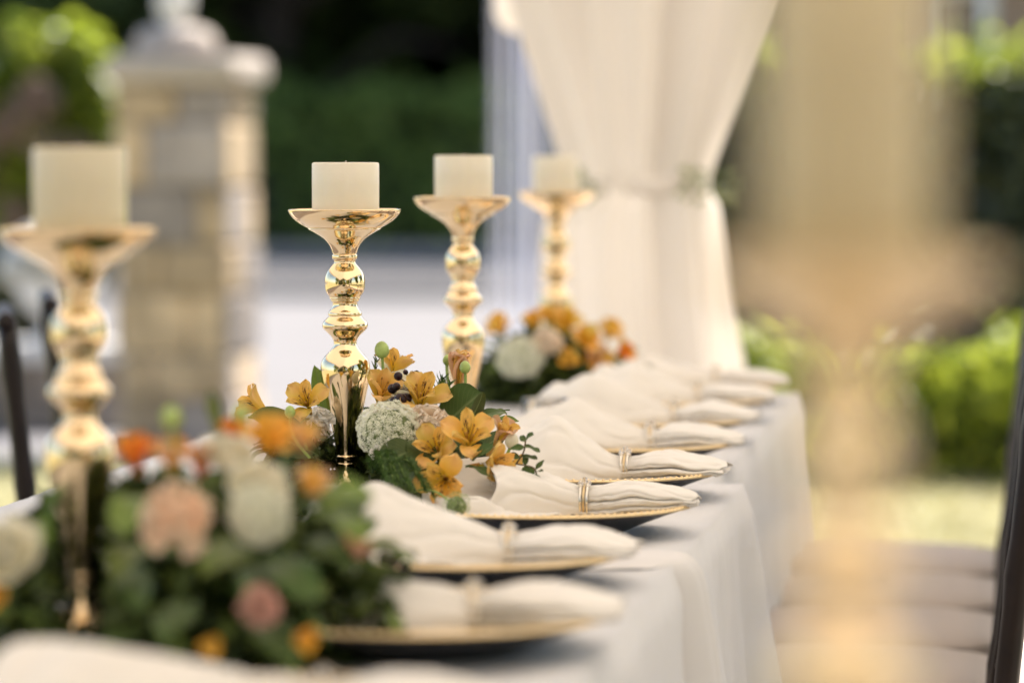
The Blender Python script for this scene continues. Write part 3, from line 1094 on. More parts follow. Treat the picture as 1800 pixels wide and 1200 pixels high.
def table(label, x0, x1, y0, y1, lift=0.0):
    t = thing('dining_table', label, 'table', Vector(((x0 + x1) / 2, (y0 + y1) / 2, 0)), 'long dining tables under the cloths')
    w, l = (x1 - x0) / 2 - .01, (y1 - y0) / 2 - .01
    b = MB()
    b.rbox((-w, -l, .712 + lift), (w, l, .742 + lift), .006)
    link('tabletop', b.mesh('tabletop', M['wood'], False), t)
    for sx in (-1, 1):
        for sy in (-1, 1):
            b = MB()
            b.tube([(sx * (w - .1), sy * (l - .12), 0), (sx * (w - .1), sy * (l - .12), .712 + lift)], .016, 10)
            link('leg', b.mesh('leg', M['chair']), t)
    return t


table('front banquet table with the blurred leafy centrepiece', TX0, TX1, 1.75, 4.665)
table('rear banquet table reaching to the white drape', TX0, TX1 - .03, 4.675, 6.5)
table('high buffet table across the front end, under the tallest candle', -.33, 1.35, 1.0, 1.62, .09)


def tablecloth(label, x0, x1, y0, y1, zt, seed, fold_amp=.022, bulge=None, endfold=None):
    r = random.Random(seed)
    ph = [r.uniform(0, 6) for _ in range(6)]
    drop = zt - .013
    # cross path: left floor -> left edge -> top -> right edge -> right floor
    prof = []
    for k in range(15):
        f = k / 14
        prof.append(('L', 1 - f))
    for k in range(1, 14):
        prof.append(('T', k / 14))
    for k in range(22):
        prof.append(('R', k / 21))
    ny = max(24, int((y1 - y0) / .018))
    rows = []
    for j in range(ny + 1):
        y = y0 + (y1 - y0) * j / ny
        wave = math.sin(y * 9.5 + ph[0]) * .6 + math.sin(y * 17 + ph[1]) * .35 + math.sin(y * 31 + ph[2] + 1.2 * math.sin(y * 3)) * .4 + math.sin(y * 4.1 + ph[3]) * .5
        cr_ = sum(math.exp(-((y - yc) / .007) ** 2) for yc in (y0 + .31, y0 + .62, y0 + .93, y0 + 1.24, y0 + 1.55, y0 + 1.86, y0 + 2.17, y0 + 2.48)) * .004
        row = []
        for tpe, f in prof:
            if tpe == 'T':
                zz = zt + .0012 * math.sin(y * 13 + f * 9 + ph[4]) + .0007 * math.sin(y * 41 - f * 31 + ph[5]) + cr_ * .5
                row.append((x0 + (x1 - x0) * f, y, zz))
            else:
                sgn = 1 if tpe == 'R' else -1
                xe = x1 if sgn > 0 else x0
                dz = drop * f
                # rounded table edge
                q = min(1, dz / .02)
                off = .008 * math.sin(q * PI / 2)
                amp = fold_amp * min(1, f * 2.2) ** 1.2 * (.5 + f)
                off += amp * (wave + .9) + .012 * f + cr_ + .0022 * math.sin(f * 23 + y * 29 + ph[5]) * math.sin(y * 47 + f * 11) + .004 * math.exp(-((f - .42) / .02) ** 2)
                if bulge:
                    for (by, bw, ba) in bulge:
                        cy = by + .25 * f * bw
                        off += ba * math.exp(-((y - cy) / bw) ** 2) * min(1, f * 2.5)
                row.append((xe + sgn * off, y, max(.008, zt - dz)))
        rows.append(row)
    # shift rows into one grid, add real thickness
    mb = MB()
    cx, cy = (x0 + x1) / 2, (y0 + y1) / 2
    G = np.array(rows) - np.array([cx, cy, 0])
    sheet_solid(mb, G, .0015)
    o = link('tablecloth', mb.mesh('tablecloth', M['cloth']), None, Vector((cx, cy, 0)))
    return tag(o, label, 'tablecloth', 'pale floor length tablecloths')


tablecloth('pale tablecloth of the front table, hanging in soft folds', TX0, TX1 + .006, 1.72, 4.69, .7488, 3, .024, [(4.72, .1, .03)])
tablecloth('pale tablecloth of the rear table, running past the sharp napkin to the drape', TX0, TX1 - .034, 4.66, 6.52, .7472, 9, .018)
tablecloth('pale tablecloth of the high buffet table at the front end', -.325, 1.35, 1.0, 1.62, .84, 5)

# a loose white sash falling over the table edge
S = []
for (x, y, z_, w) in [(-.50, 3.72, .7545, .07), (-.42, 3.75, .7545, .072), (-.365, 3.77, .755, .074), (-.330, 3.79, .742, .074), (-.316, 3.81, .68, .074), (-.305, 3.84, .58, .08), (-.292, 3.87, .44, .088), (-.284, 3.90, .3, .095)]:
    v_ = z_ < .75          # the part that hangs down lies against the cloth
    ed, lo = (.022 if v_ else 0), (0 if v_ else .0045)
    S.append([(x - ed, y - w, z_ - lo), (x - ed * .35, y - w * .75, z_ - lo * .3), (x + .006, y - w * .3, z_ + .002), (x + .003, y + w * .1, z_ + .001), (x + .007, y + w * .55, z_ + .001), (x - ed * .3, y + w * .85, z_ - lo * .3), (x - ed, y + w, z_ - lo)])
b = MB()
sheet_solid(b, loft(S, 6, 5), .0012)
tag(link('sash', b.mesh('sash', M['sash'])), 'loose white fabric sash falling over the table edge beside the second napkin', 'sash')

# ------------------------------------------------------------------ candlesticks and candles
PROF = [(6.33, 0), (6.4, -.05), (6.39, -.16), (6.3, -.4), (6.15, -.65), (5.86, -1.0), (5.45, -1.35), (4.9, -1.72), (4.35, -2.02), (4.12, -2.15), (4.14, -2.26), (3.8, -2.42), (3.25, -2.74), (2.6, -3.15), (2.1, -3.6),
        (1.74, -4.05), (1.5, -4.55), (1.37, -4.95), (1.30, -5.1), (1.40, -5.16), (1.44, -5.35), (1.42, -5.55), (1.32, -5.68), (1.22, -5.8), (1.20, -6.0), (1.32, -6.22), (1.65, -6.6), (1.98, -7.05), (2.2, -7.6),
        (2.28, -8.2), (2.26, -8.8), (2.1, -9.4), (1.85, -9.8), (1.74, -9.95), (1.75, -10.1), (1.6, -10.22), (1.6, -10.38), (1.42, -10.55), (1.40, -10.85), (1.52, -11.2), (1.72, -11.5), (1.84, -11.65), (1.9, -11.8), (1.9, -12.0), (1.84, -12.1),
        (2.05, -12.35), (2.4, -12.7), (2.56, -13.05), (2.56, -13.3), (2.42, -13.6), (2.0, -14.0), (1.6, -14.4), (1.36, -14.8), (1.29, -15.1), (1.32, -15.4), (1.55, -15.85), (1.95, -16.3), (2.4, -16.8),
        (2.68, -17.3), (2.8, -17.9), (2.82, -18.5), (2.74, -19.2), (2.6, -20.0), (2.38, -21.0), (2.12, -22.2), (1.82, -23.6), (1.52, -25.0), (1.28, -26.3), (1.12, -27.4), (1.10, -27.9), (1.22, -28.0), (1.24, -28.2), (1.14, -28.35),
        (1.12, -29.0), (1.2, -29.7), (1.45, -30.4), (1.95, -31.0), (2.7, -31.6), (3.7, -32.15), (4.8, -32.6), (5.4, -32.95), (5.6, -33.3), (5.6, -33.95), (5.5, -34.0)]
# smooth the measured profile, joining the dish inside on top
fine = crom(np.array(PROF[::-1]), 3)
INSIDE = [(6.22, -.02), (6.1, -.3), (5.8, -.7), (5.3, -1.05), (4.7, -1.27), (4.0, -1.34), (0.02, -1.36)]
prof_m = [(max(r, .0001) / 100, .34 + z_ / 100) for r, z_ in fine] + [(r / 100, .34 + z_ / 100) for r, z_ in INSIDE]


def candlestick(label, x, y, z0=.75, s=1.0):
    t = thing('candlestick', label, 'candlestick', Matrix.Translation((x, y, z0)), 'tall gold candlesticks along the tables')
    cut = [i for i, (r, z_) in enumerate(prof_m) if z_ > .34 - .051][0]
    cut2 = [i for i, (r, z_) in enumerate(prof_m) if z_ > .052][0]
    b = MB()
    b.lathe(prof_m[cut2:cut + 1], 72, caps=False)
    link('stem', b.mesh('stem', M['gold']), t)
    b = MB()
    b.lathe(prof_m[cut:], 96, caps=False)
    link('dish', b.mesh('dish', M['gold']), t)
    b = MB()
    b.lathe(prof_m[:cut2 + 1], 72, caps=True)
    link('base', b.mesh('base', M['gold']), t)
    return t


def candle(label, x, y, z0, h, r=.038, wax='wax'):
    t = thing('candle', label, 'candle', Matrix.Translation((x, y, z0)), 'cream pillar candles on the candlesticks')
    b = MB()
    b.lathe([(r - .0015, 0), (r, .0015), (r, h * .3), (r + .0001, h * .6), (r, h - .0015), (r - .0012, h - .0003), (r - .003, h), (r * .8, h - .0012), (r * .4, h - .003), (.0005, h - .0035)], 72)
    link('body', b.mesh('body', M[wax]), t)
    b = MB()
    b.tube([(0, 0, h - .005), (0.0005, 0, h + .002)], .0009, 6)
    link('wick', b.mesh('wick', M['wick']), t)
    return t


STICKS = [
    ('gold candlestick in sharp focus, carrying the second candle of the row', -.762, 4.289, .75, .0665, 'cream pillar candle in sharp focus, second of the row'),
    ('blurred gold candlestick at the front of the row, rising from the near flowers', -.758, 3.037, .752, .079, 'tall blurred cream candle at the front of the row, before the stone pillar'),
    ('slightly blurred gold candlestick just behind the sharp one', -.728, 4.981, .757, .0675, 'cream candle just behind the sharp one, against the dark hedge'),
    ('farthest gold candlestick, in front of the white drape', -.774, 6.358, .75, .0735, 'farthest and smallest looking cream candle, beside the white drape'),
    ('very blurred gold candlestick close to the viewer on the high buffet table', -.0602, 1.3235, .842, .132, 'very blurred tall candle nearest the viewer, covering the hedge'),
]
for lab, x, y, z0, h, clab in STICKS:
    t = candlestick(lab, x, y, .7505)
    if y < 2:
        t.matrix_basis = Matrix.Translation((x, y, z0)) @ Matrix.Scale(.8, 4)
        candle(clab, x, y, z0 + (.34 - .0133) * .8, h, .0304, 'wax_dim_near')
        continue
    if z0 != .75:
        t.matrix_basis = t.matrix_basis @ Matrix.Diagonal((1, 1, (z0 - .7505 + .34) / .34, 1))
    t.matrix_basis = t.matrix_basis @ Matrix.Rotation(rnd.uniform(-.006, .006), 4, 'X') @ Matrix.Rotation(rnd.uniform(-.006, .006), 4, 'Y') @ Matrix.Rotation(rnd.uniform(0, 6), 4, 'Z')
    candle(clab, x, y, z0 + .34 - .0133, h, wax={1.654: 'wax_dim_near', 3.037: 'wax_dim_front'}.get(y, 'wax'))

# ------------------------------------------------------------------ charger plates, napkins, napkin rings
def make_charger():
    t = link('charger_plate', None, None, Matrix.Identity(4))
    b = MB()
    b.lathe([(.078, 0), (.083, .0005), (.096, .006), (.118, .0150), (.142, .0240), (.160, .0298), (.160, .0308), (.142, .0256), (.118, .0168), (.09, .0075)], 72, caps=True)
    link('underside', b.mesh('underside', M['black_plate']), t)
    b = MB()
    b.lathe([(.0005, .0088), (.09, .0088), (.104, .0112), (.119, .0185), (.142, .0272), (.1585, .0320), (.1595, .0312)], 72, caps=False)
    link('face', b.mesh('face', M['gold_rim']), t)
    b = MB()
    b.lathe([(.1585, .0325), (.161, .0332), (.1635, .0322), (.1635, .0305), (.160, .0296)], 96, caps=False)
    for i in range(120):
        a = 2 * PI * i / 120
        b.ball((.1612 * math.cos(a), .1612 * math.sin(a), .0324), .0023, 6, 4)
    link('rim', b.mesh('rim', M['gold_rim']), t)
    return t


def bundle_sections(rr, w=1.0):
    """right half of a napkin: soft stacked folds between the ring and the tapered end (cm)"""
    def sec(x, sy, z0, z1, d1, d2, j):
        sy = sy if x > 6 else sy / w * (1 + .1 * (w - 1))
        base = [(3.4, 0), (0.5, .0), (-2.7, .01), (-3.3, .06), (-3.45, .13), (-3.2 + d1, .19), (-3.35, .25), (-3.55, .34), (-3.4, .43), (-3.05 + d2, .49), (-3.15, .55), (-3.2, .66), (-2.8, .80), (-1.9, .92), (-.5, .99), (.9, 1.0), (2.2, .88), (3.2, .6), (3.6, .2)]
        return [(x + (.35 * math.sin(i * 1.1 + j) if x > 15 else 0), y * sy * w + rr.uniform(-.05, .05), z0 + (z1 - z0) * f + rr.uniform(-.03, .03)) for i, (y, f) in enumerate(base)]
    u = rr.uniform
    return [sec(4.4, .42, 1.55, 4.5, .5, .8, 0), sec(5.0, .39, 1.6, 4.45, .6, .9, 0), sec(5.8, .47, 1.7, 4.6, u(.6, 1), u(.8, 1.3), 1), sec(7.6, .8, 1.95, 5.1 + u(-.2, .2), u(.3, .8), u(.7, 1.4), 2), sec(10, 1.0, 2.25, 5.25 + u(-.2, .3), u(0, .5), u(.3, 1), 3),
            sec(12.8, 1.08, 2.5, 4.95 + u(-.2, .2), u(.1, .6), u(.1, .6), 4), sec(15.2, 1.0, 2.8, 4.35, u(.5, 1), u(.4, 1), 5), sec(16.7, .85, 3.1, 3.9, .9, .9, 6)]


def make_napkin(style, seed):
    rr = random.Random(seed)
    mb = MB()
    def put(secs, nu=6, nv=9, th=.0011):
        G = loft(np.array(secs) / 100, nu, nv)
        g2 = np.array(G)
        # creases pressed along the cloth
        nr_, nc_ = G.shape[:2]
        tv = np.linspace(0, 1, nc_)[None, :]
        far = np.clip((.048 - G[..., 0]) / .05, 0, 1) * (G[..., 0] < .045)
        fold = .0020 * np.sin(tv * 15 + seed) + .0012 * np.sin(tv * 27 + seed * 2 + G[..., 0] * 20)
        ph_ = (tv * (9 if secs[0][0][1] > 2 or len(secs) > 7 else 5) + .22 * np.sin(G[..., 0] * 55 + seed) + .3 * np.sin(G[..., 0] * 23 + seed * 1.7)) % 1
        groove = np.maximum(0, 1 - np.abs(ph_ - .5) * 5) ** 1.5
        gx_ = np.clip(np.abs(G[..., 0] - .05) / .02, .25, 1)
        g2[..., 2] -= .0016 * groove * gx_
        g2[..., 1] += .0022 * groove * gx_
        g2[..., 2] += far * fold
        g2[..., 1] += far * .7 * fold
        g2[..., 2] += .0007 * np.sin(G[..., 0] * 160 + G[..., 1] * 220 + seed) + .0005 * np.sin(G[..., 1] * 410 - G[..., 0] * 90)
        rad = np.hypot(g2[..., 0], g2[..., 1])
        floor_ = np.interp(rad, [.09, .104, .119, .142, .1585, .164, .17], [.0092, .0116, .019, .0277, .0334, .0337, .02]) - .004 + .0012
        g2[..., 2] = np.where(rad < .168, np.maximum(g2[..., 2], floor_ + .0006 * np.sin(tv * 40)), g2[..., 2])
        sheet_solid(mb, g2, th)
    put(bundle_sections(rr, 1.15 if style == 'roll' else 1.4), 7, 6)
    if style == 'roll':
        # back sheet standing behind
        put([[(4.6, -.6, 2.6), (4.6, .0, 3.8), (4.6, .8, 4.3), (4.6, 1.2, 3.4), (4.6, 1.4, 2.2)],
             [(1, -1.2, 2.3), (1, .6, 4.6), (1, 2.6, 5.5), (1, 4.0, 4.0), (1, 4.4, 2.2)],
             [(-3.5, -1.5, 2.1), (-3.4, 1.6, 4.7), (-3.2, 4.2, 6.6), (-3, 6.4, 4.6), (-3, 7.2, 1.9)],
             [(-7.6, -1.6, 2.2), (-7.0, 2.2, 4.9), (-6.2, 5.0, 7.2), (-6, 7.2, 4.8), (-6, 8.4, 1.7)],
             [(-11.4, -.6, 2.3), (-10.2, 2.8, 4.8), (-8.8, 5.4, 7.0), (-8.4, 7.6, 4.6), (-8.2, 9.2, 1.6)],
             [(-13.6, .6, 2.5), (-12.2, 3.2, 4.4), (-9.6, 5.6, 6.8), (-9.0, 7.8, 4.4), (-9, 9.4, 1.6)]])
        # rolled front sheet with an open end
        put([[(4.6, -1.3, 1.7), (4.6, -1.5, 2.8), (4.6, -1.0, 4.0), (4.6, .1, 4.5), (4.6, 1.0, 3.9), (4.6, .9, 2.9), (4.6, .2, 2.4)],
             [(2.6, -2.4, 1.9), (2.6, -2.5, 3.2), (2.6, -1.6, 4.6), (2.6, .4, 5.1), (2.6, 1.8, 4.3), (2.6, 1.4, 3.2), (2.6, .4, 2.7)],
             [(0, -4.2, 2.0), (-.1, -4.1, 3.6), (-.2, -2.6, 5.5), (-.4, .2, 5.9), (-.4, 2.0, 5.0), (-.2, 1.6, 3.6), (0, .2, 2.9)],
             [(-2.4, -5.4, 2.1), (-2.7, -5.0, 4.2), (-3.1, -3.0, 6.4), (-3.5, .0, 6.8), (-3.5, 1.9, 5.6), (-3.1, 1.2, 3.9), (-2.6, -.6, 3.1)],
             [(-6.0, -5.9, 2.2), (-4.1, -5.5, 4.2), (-4.4, -3.6, 6.3), (-6.2, -.4, 7.1), (-6.2, 1.8, 5.8), (-4.6, .8, 3.9), (-4.6, -1.2, 3.0)]])
        # flat inner fold
        put([[(1, -2.2, 2.2), (1, .2, 2.7), (1, 2, 2.6)], [(-4, -4, 2.4), (-4, -.5, 3.5), (-4.4, 3.5, 3.4)], [(-8.2, -4.2, 2.7), (-8.6, -.4, 4.0), (-9, 4, 3.8)], [(-11.2, -2.8, 3.3), (-11.2, .4, 4.1), (-11.4, 4, 3.9)]])
        # low flap with a lifted pointed corner
        put([[(2.5, -3.0, 2.0), (2.5, -1, 1.9), (2.5, 1, 1.9), (2.5, 3, 1.9)],
             [(-2, -6.2, 2.2), (-2, -3, 2.0), (-2, 0, 2.0), (-2, 4, 2.1)],
             [(-5.5, -8.2, 2.3), (-5.5, -6.6, 4.1), (-5.6, -3, 2.7), (-6, 4, 2.3)],
             [(-8.5, -8.4, 2.4), (-8.6, -6.6, 3.9), (-9, -2, 3.1), (-9.4, 5, 2.8)],
             [(-11.6, -6.0, 3.2), (-11.8, -4.0, 4.0), (-12, -.5, 3.8), (-12, 4.6, 3.3)],
             [(-15.0, -1.6, 4.0), (-15.0, -.8, 4.1), (-15.0, .2, 4.1), (-14.6, 2.0, 3.8)]])
    else:
        pk, px_ = style          # peak height, peak place
        e = -13.5
        m1 = px_ / 2 + 1.0
        put([[(4.6, -1.5, 1.7), (4.6, -1.4, 2.9), (4.6, -.5, 4.2), (4.6, .5, 4.4), (4.6, 1.3, 3.2), (4.6, 1.5, 2)],
             [(2.6, -2.6, 1.9), (2.6, -2.3, 3.3), (2.6, -.8, 4.8), (2.6, .8, 5.0), (2.6, 2.2, 3.6), (2.6, 2.8, 2)],
             [(m1, -4.8, 2), (m1, -3.6, 4.0), (m1, -.9, pk * .76), (m1, 1.6, pk * .78), (m1, 3.8, 4.4), (m1, 5, 1.9)],
             [(px_, -6.6, 2.1), (px_, -4.6, 4.2), (px_, -.8, pk * .93), (px_, 2, pk), (px_, 4.8, 5), (px_, 7, 1.8)],
             [(px_ - 3.5, -7.2, 2.3), (px_ - 3.7, -4.8, 4), (px_ - 3.4, -.6, pk * .8), (px_ - 3.2, 2.4, pk * .86), (px_ - 3.4, 5.4, 4.6), (px_ - 3.4, 8, 1.8)],
             [(e + .6, -6.6, 2.6), (e - .6, -4.4, 3.6), (e - .2, -.4, pk * .55), (e + .8, 2.6, pk * .6), (e + .4, 5.6, 4), (e + .6, 8.4, 1.9)]])
        put([[(3, -1.8, 2.1), (3, .2, 3.6), (3, 1.9, 2.3)], [(-3, -5.2, 2.4), (-3, rr.uniform(1, 3), 5.6), (-3, 6, 2.6)], [(px_ - 4, -5.0, 2.8), (px_ - 4.5, rr.uniform(2, 4), pk * rr.uniform(.8, 1.02)), (px_ - 4, 8, 2.8)], [(px_ - 6.5, -3.6, 3.2), (px_ - 7.2, rr.uniform(1, 4), pk * .72), (px_ - 6, 8, 2.8)], [(-15.2, -1.6, 3.4), (-15.9, 1.4, 4.3), (-15.2, 4, 3.4)]])
    return mb.mesh('napkin', M['napkin'])


def make_ring():
    t = link('napkin_ring', None, None, Matrix.Identity(4))
    for k, dx in enumerate((-.0036, .0, .0036)):
        b = MB()
        pts = [(dx, .0165 * math.cos(a), .0305 + .0178 * math.sin(a)) for a in [2 * PI * i / 36 for i in range(37)]]
        b.tube(pts, .0015 if k != 1 else .0011, 8)
        link('band', b.mesh('band', M['gold_rim'] if k == 1 else M['silver']), t)
    b = MB()
    b.ball((0, 0, 0), .0031, 6, 4)
    cm = b.mesh('crystal', M['crystal'], False)
    for dx, dy, dz in ((-.0042, 0, .0502), (0, -.003, .0506), (.0042, 0, .0502), (0, .0035, .0506), (0, -.0002, .0535), (-.004, -.007, .0484), (.004, -.007, .0484)):
        link('crystal', cm, t, Matrix.Translation((dx, dy, dz)))
    return t


ch0 = make_charger()
ch0["category"] = 'charger plate'; ch0["group"] = 'black and gold charger plates'
rg0 = make_ring()
rg0["category"] = 'napkin ring'; rg0["group"] = 'crystal napkin rings'
PXS = [-.508, -.487, -.523, -.508, -.51, -.525, -.535, -.54, -.545]
ORD = ['nearest the viewer, cut off by the frame edge', 'under the nearest ringed napkin, most blurred', 'just before the sharp place setting', 'of the sharp place setting beside the yellow flowers',
       'directly behind the sharp place setting', 'second behind the sharp place setting', 'third behind the sharp place setting', 'last but one before the drape', 'farthest one, at the drape end of the table']
PY = [2.50, 3.06, 3.545, 4.035, 4.475, 4.93, 5.38, 5.83, 6.24]
STY = [(7.2, -11), (7.6, -9.0), (9.0, -8.0), 'roll', (8.8, -3.5), (8.2, -5), (9.2, -7), (8.5, -5), (7.5, -6)]
first = True
for i, y in enumerate(PY):
    PX = PXS[i]
    T = Matrix.Translation((PX, y, .7505)) @ Matrix.Rotation(rnd.uniform(0, 6), 4, 'Z')
    lab = 'black charger plate with beaded gold rim, ' + ORD[i]
    if first:
        ch0.matrix_basis = T; WM[ch0] = T; ch0["label"] = lab
        for c in ch0.children: WM[c] = T
    else:
        copy_thing(ch0, T, lab)
    rz = [.06, .03, -.02, 0, -.04, .03, -.05, .04, .02][i]
    Tn = Matrix.Translation((PX, y, .7545)) @ Matrix.Rotation(rz, 4, 'Z')
    nm = link('napkin', make_napkin(STY[i], 40 + i), None, Tn if i == 3 else Tn @ Matrix.Diagonal((1.0, 1.3, .95, 1)))
    tag(nm, 'cream cloth napkin gathered by a ring, ' + ORD[i].replace('of the sharp place setting', 'sharp and rolled open,').replace('under the nearest ringed napkin, most blurred', 'on the most blurred ringed setting').replace(',,', ','), 'napkin', 'cream napkins folded on the chargers')
    Tr = Tn @ Matrix.Translation((.048, 0, 0))
    lab = 'crystal napkin ring on the napkin ' + ORD[i].replace('of the sharp', 'at the sharp').replace('under the nearest ringed napkin, most blurred', 'that is most blurred')
    if first:
        rg0.matrix_basis = Tr; WM[rg0] = Tr; rg0["label"] = lab
        for c in rg0.children: WM[c] = Tr @ c.matrix_basis
    else:
        copy_thing(rg0, Tr, lab)
    first = False
# ------------------------------------------------------------------ chairs
def make_chair():
    t = link('chair', None, None, Matrix.Identity(4))
    t["category"] = 'chair'; t["group"] = 'dark slatted banquet chairs at the tables'
    def bamboo(p0, p1, r, name, parent=t):
        b = MB()
        p0, p1 = Vector(p0), Vector(p1)
        pts, rad = [], []
        for i in range(13):
            f = i / 12
            pts.append(p0.lerp(p1, f))
            rad.append(r * (1.18 if i % 4 == 2 else 1.0))
        b.tube(pts, rad, 8)
        return link(name, b.mesh(name, M['chair']), parent)
    for s in (-1, 1):
        bamboo((-.20, s * .185, 0), (-.185, s * .18, .43), .015, 'front_leg')
        bamboo((.205, s * .185, 0), (.185, s * .18, .44), .015, 'rear_leg')
        bamboo((.185, s * .18, .44), (.235, s * .18, .92), .014, 'back_post')
        bamboo((-.19, s * .182, .2), (.195, s * .182, .2), .009, 'stretcher')
    bamboo((-.192, -.18, .16), (-.192, .18, .16), .009, 'stretcher')
    bamboo((.236, -.2, .915), (.236, .2, .915), .013, 'top_rail')
    bamboo((.226, -.18, .83), (.226, .18, .83), .009, 'back_rail')
    bamboo((.195, -.18, .54), (.195, .18, .54), .009, 'back_rail')
    for k in range(6):
        yy = -.15 + .06 * k
        bamboo((.195, yy, .54), (.226, yy, .83), .0065, 'spindle')
    b = MB()
    b.rbox((-.205, -.2, .425), (.205, .2, .447), .01)
    link('seat', b.mesh('seat', M['chair'], False), t)
    b = MB()
    rows = []
    def rr_(h, ins):
        a, pts = .2 - ins, []
        for i in range(48):
            an = 2 * PI * i / 48
            c, s_ = math.cos(an), math.sin(an)
            k = (abs(c) ** 3.6 + abs(s_) ** 3.6) ** (-1 / 3.6)
            pts.append((a * k * c, a * k * s_, h))
        return pts
    rows = [rr_(.447, .006), rr_(.452, 0), rr_(.465, -.004), rr_(.474, -.005), rr_(.485, .001), rr_(.493, .016), rr_(.500, .05), rr_(.506, .11), rr_(.508, .19)]
    b.grid(rows, closed=True)
    cu = link('cushion', b.mesh('cushion', M['cushion']), t)
    for hz, off in ((.4535, .0005), (.483, .0005)):
        b = MB()
        b.tube([Vector(p) for p in rr_(hz, -off)] + [Vector(rr_(hz, -off)[0])], .0025, 5)
        link('piping', b.mesh('piping', M['cushion']), cu)
    return t


c0 = make_chair()
RC = [(6.34, 'at the far end of the right side of the table'), (5.88, 'second from the far end on the right side'), (5.42, 'third from the far end on the right side'), (4.96, 'fourth from the far end, its seat cut by the frame'), (4.5, 'nearest on the right, only its back post showing')]
for i, (y, w) in enumerate(RC):
    T = Matrix.Translation((-.215, y, 0)) @ Matrix.Rotation(rnd.uniform(-.03, .03), 4, 'Z')
    lab = 'dark chair with cream cushion ' + w
    if i == 0:
        c0.matrix_basis = T; WM[c0] = T; c0["label"] = lab
    else:
        copy_thing(c0, T, lab)
for bx, by, w in ((-1.475, 5.5, 'left of the table, its back post at the frame edge'), (-1.565, 6.1, 'left of the table, behind the blurred front candlestick'), (-1.69, 6.75, 'left of the table, hidden by flowers')):
    th = PI + .27
    copy_thing(c0, Matrix.Translation((bx - .225 * math.cos(th), by - .225 * math.sin(th), 0)) @ Matrix.Rotation(th, 4, 'Z'), 'dark chair seen edge on, ' + w)

# ------------------------------------------------------------------ flowers
def view(r, u, t):
    return (r * _R + u * _U - t * _F).normalized()


def petal_rows(L, W, a0, a1, cup=.3, p=1.1, q=.4, claw=.1, ruffle=0., serr=0., nv=9, nu=6, seed=0, tipback=0.):
    rr = random.Random(seed)
    rows = []
    r = z_ = 0.0
    pk = p / (p + q)
    nrm = pk ** p * (1 - pk) ** q
    ph = rr.uniform(0, 6)
    for j in range(nv + 1):
        t = j / nv
        a = a0 + (a1 - a0) * t + tipback * max(0, t - .75) * 4
        if j:
            r += L / nv * math.sin(a)
            z_ += L / nv * math.cos(a)
        hw = W / 2 * max(claw * (1 - t) + .03, (max(t, 1e-4) ** p * max(1 - t, 0) ** q) / nrm)
        row = []
        for i in range(nu + 1):
            u = 2 * i / nu - 1
            off = cup * hw * u * u + ruffle * L * t * t * math.sin(u * 5 + ph + t * 2) * (.5 + abs(u))
            ext = 0
            if serr and j == nv:
                ext = serr * L * rr.uniform(-1, 1)
            row.append((r - off * math.cos(a) + ext * math.sin(a) + .0005, hw * u, z_ + off * math.sin(a) + ext * math.cos(a)))
        rows.append(row)
    return rows


def RZ_(a):
    return Matrix.Rotation(a, 4, 'Z')


def petal_mesh(name, m, **k):
    b = MB()
    b.grid(petal_rows(**k))
    return b.mesh(name, m)


D = math.radians
OUT = {k: [petal_mesh('petal', M[k], L=.036, W=.0195, a0=D(10), a1=D(72), cup=.22, p=1.25, q=.42, ruffle=.055, serr=.035, seed=s, tipback=.12, nv=11, nu=8) for s in (1, 2)] for k in ('amber_plain', 'peach')}
INN = {k: [petal_mesh('petal', M[k], L=.037, W=.0125, a0=D(8), a1=D(52), cup=.35, p=1.3, q=.5, ruffle=.04, seed=s, nv=11, nu=8) for s in (3, 4)] for k in ('amber', 'amber_plain')}


def stamen_mesh():
    b = MB()
    for i in range(6):
        a = i * 1.047 + .3
        e = Vector((.006 * math.cos(a), .006 * math.sin(a), .026 + .002 * (i % 2)))
        b.tube([(0, 0, 0), (e.x * .4, e.y * .4, .014), e], [.0006, .0005, .0004], 5)
        b.ball(e, .0011, 6, 4, sq=(1, 1, 1.6))
    b.tube([(0, 0, -.012), (0, 0, 0)], [.0016, .003], 6)
    return b.mesh('stamens', M['stamen'])


STAM = stamen_mesh()


def alstro(parent, p, d, s=1.0, roll=0., kind=('amber_plain', 'amber'), opened=1.0):
    """an open flower of six petals, each petal its own piece"""
    T = facing(p, d, roll, s)
    f = link('alstroemeria', None, parent, T)
    for i in range(3):
        tilt = Matrix.Rotation(D((1 - opened) * -38) + rnd.uniform(-.12, .12), 4, 'Y')
        link('petal', OUT[kind[0]][i % 2], f, T @ RZ_(i * 2.094 + rnd.uniform(-.1, .1)) @ tilt)
        tilt = Matrix.Rotation(D((1 - opened) * -30) + rnd.uniform(-.1, .1), 4, 'Y')
        link('petal', INN[kind[1]][i % 2], f, T @ RZ_(i * 2.094 + 1.047 + rnd.uniform(-.1, .1)) @ tilt)
    link('stamens', STAM, f, T)
    return f


def alstro_joined(parent, p, d, m1, m2, s=1.0, roll=0., opened=1.0):
    T = facing(p, d, roll, s)
    f = link('alstroemeria', None, parent, T)
    for k, (mm, L, W, a1, o) in enumerate(((m1, .036, .02, 68, 0), (m2, .036, .014, 48, 1.047))):
        for i in range(3):
            b = MB()
            b.grid(petal_rows(L, W, D(8), D(a1 * opened), .28, 1.0, .36, seed=i + k, ruffle=.02, nv=7, nu=5), RZ_(o + i * 2.094))
            link('petal', b.mesh('petal', M[mm]), f, T)
    return f


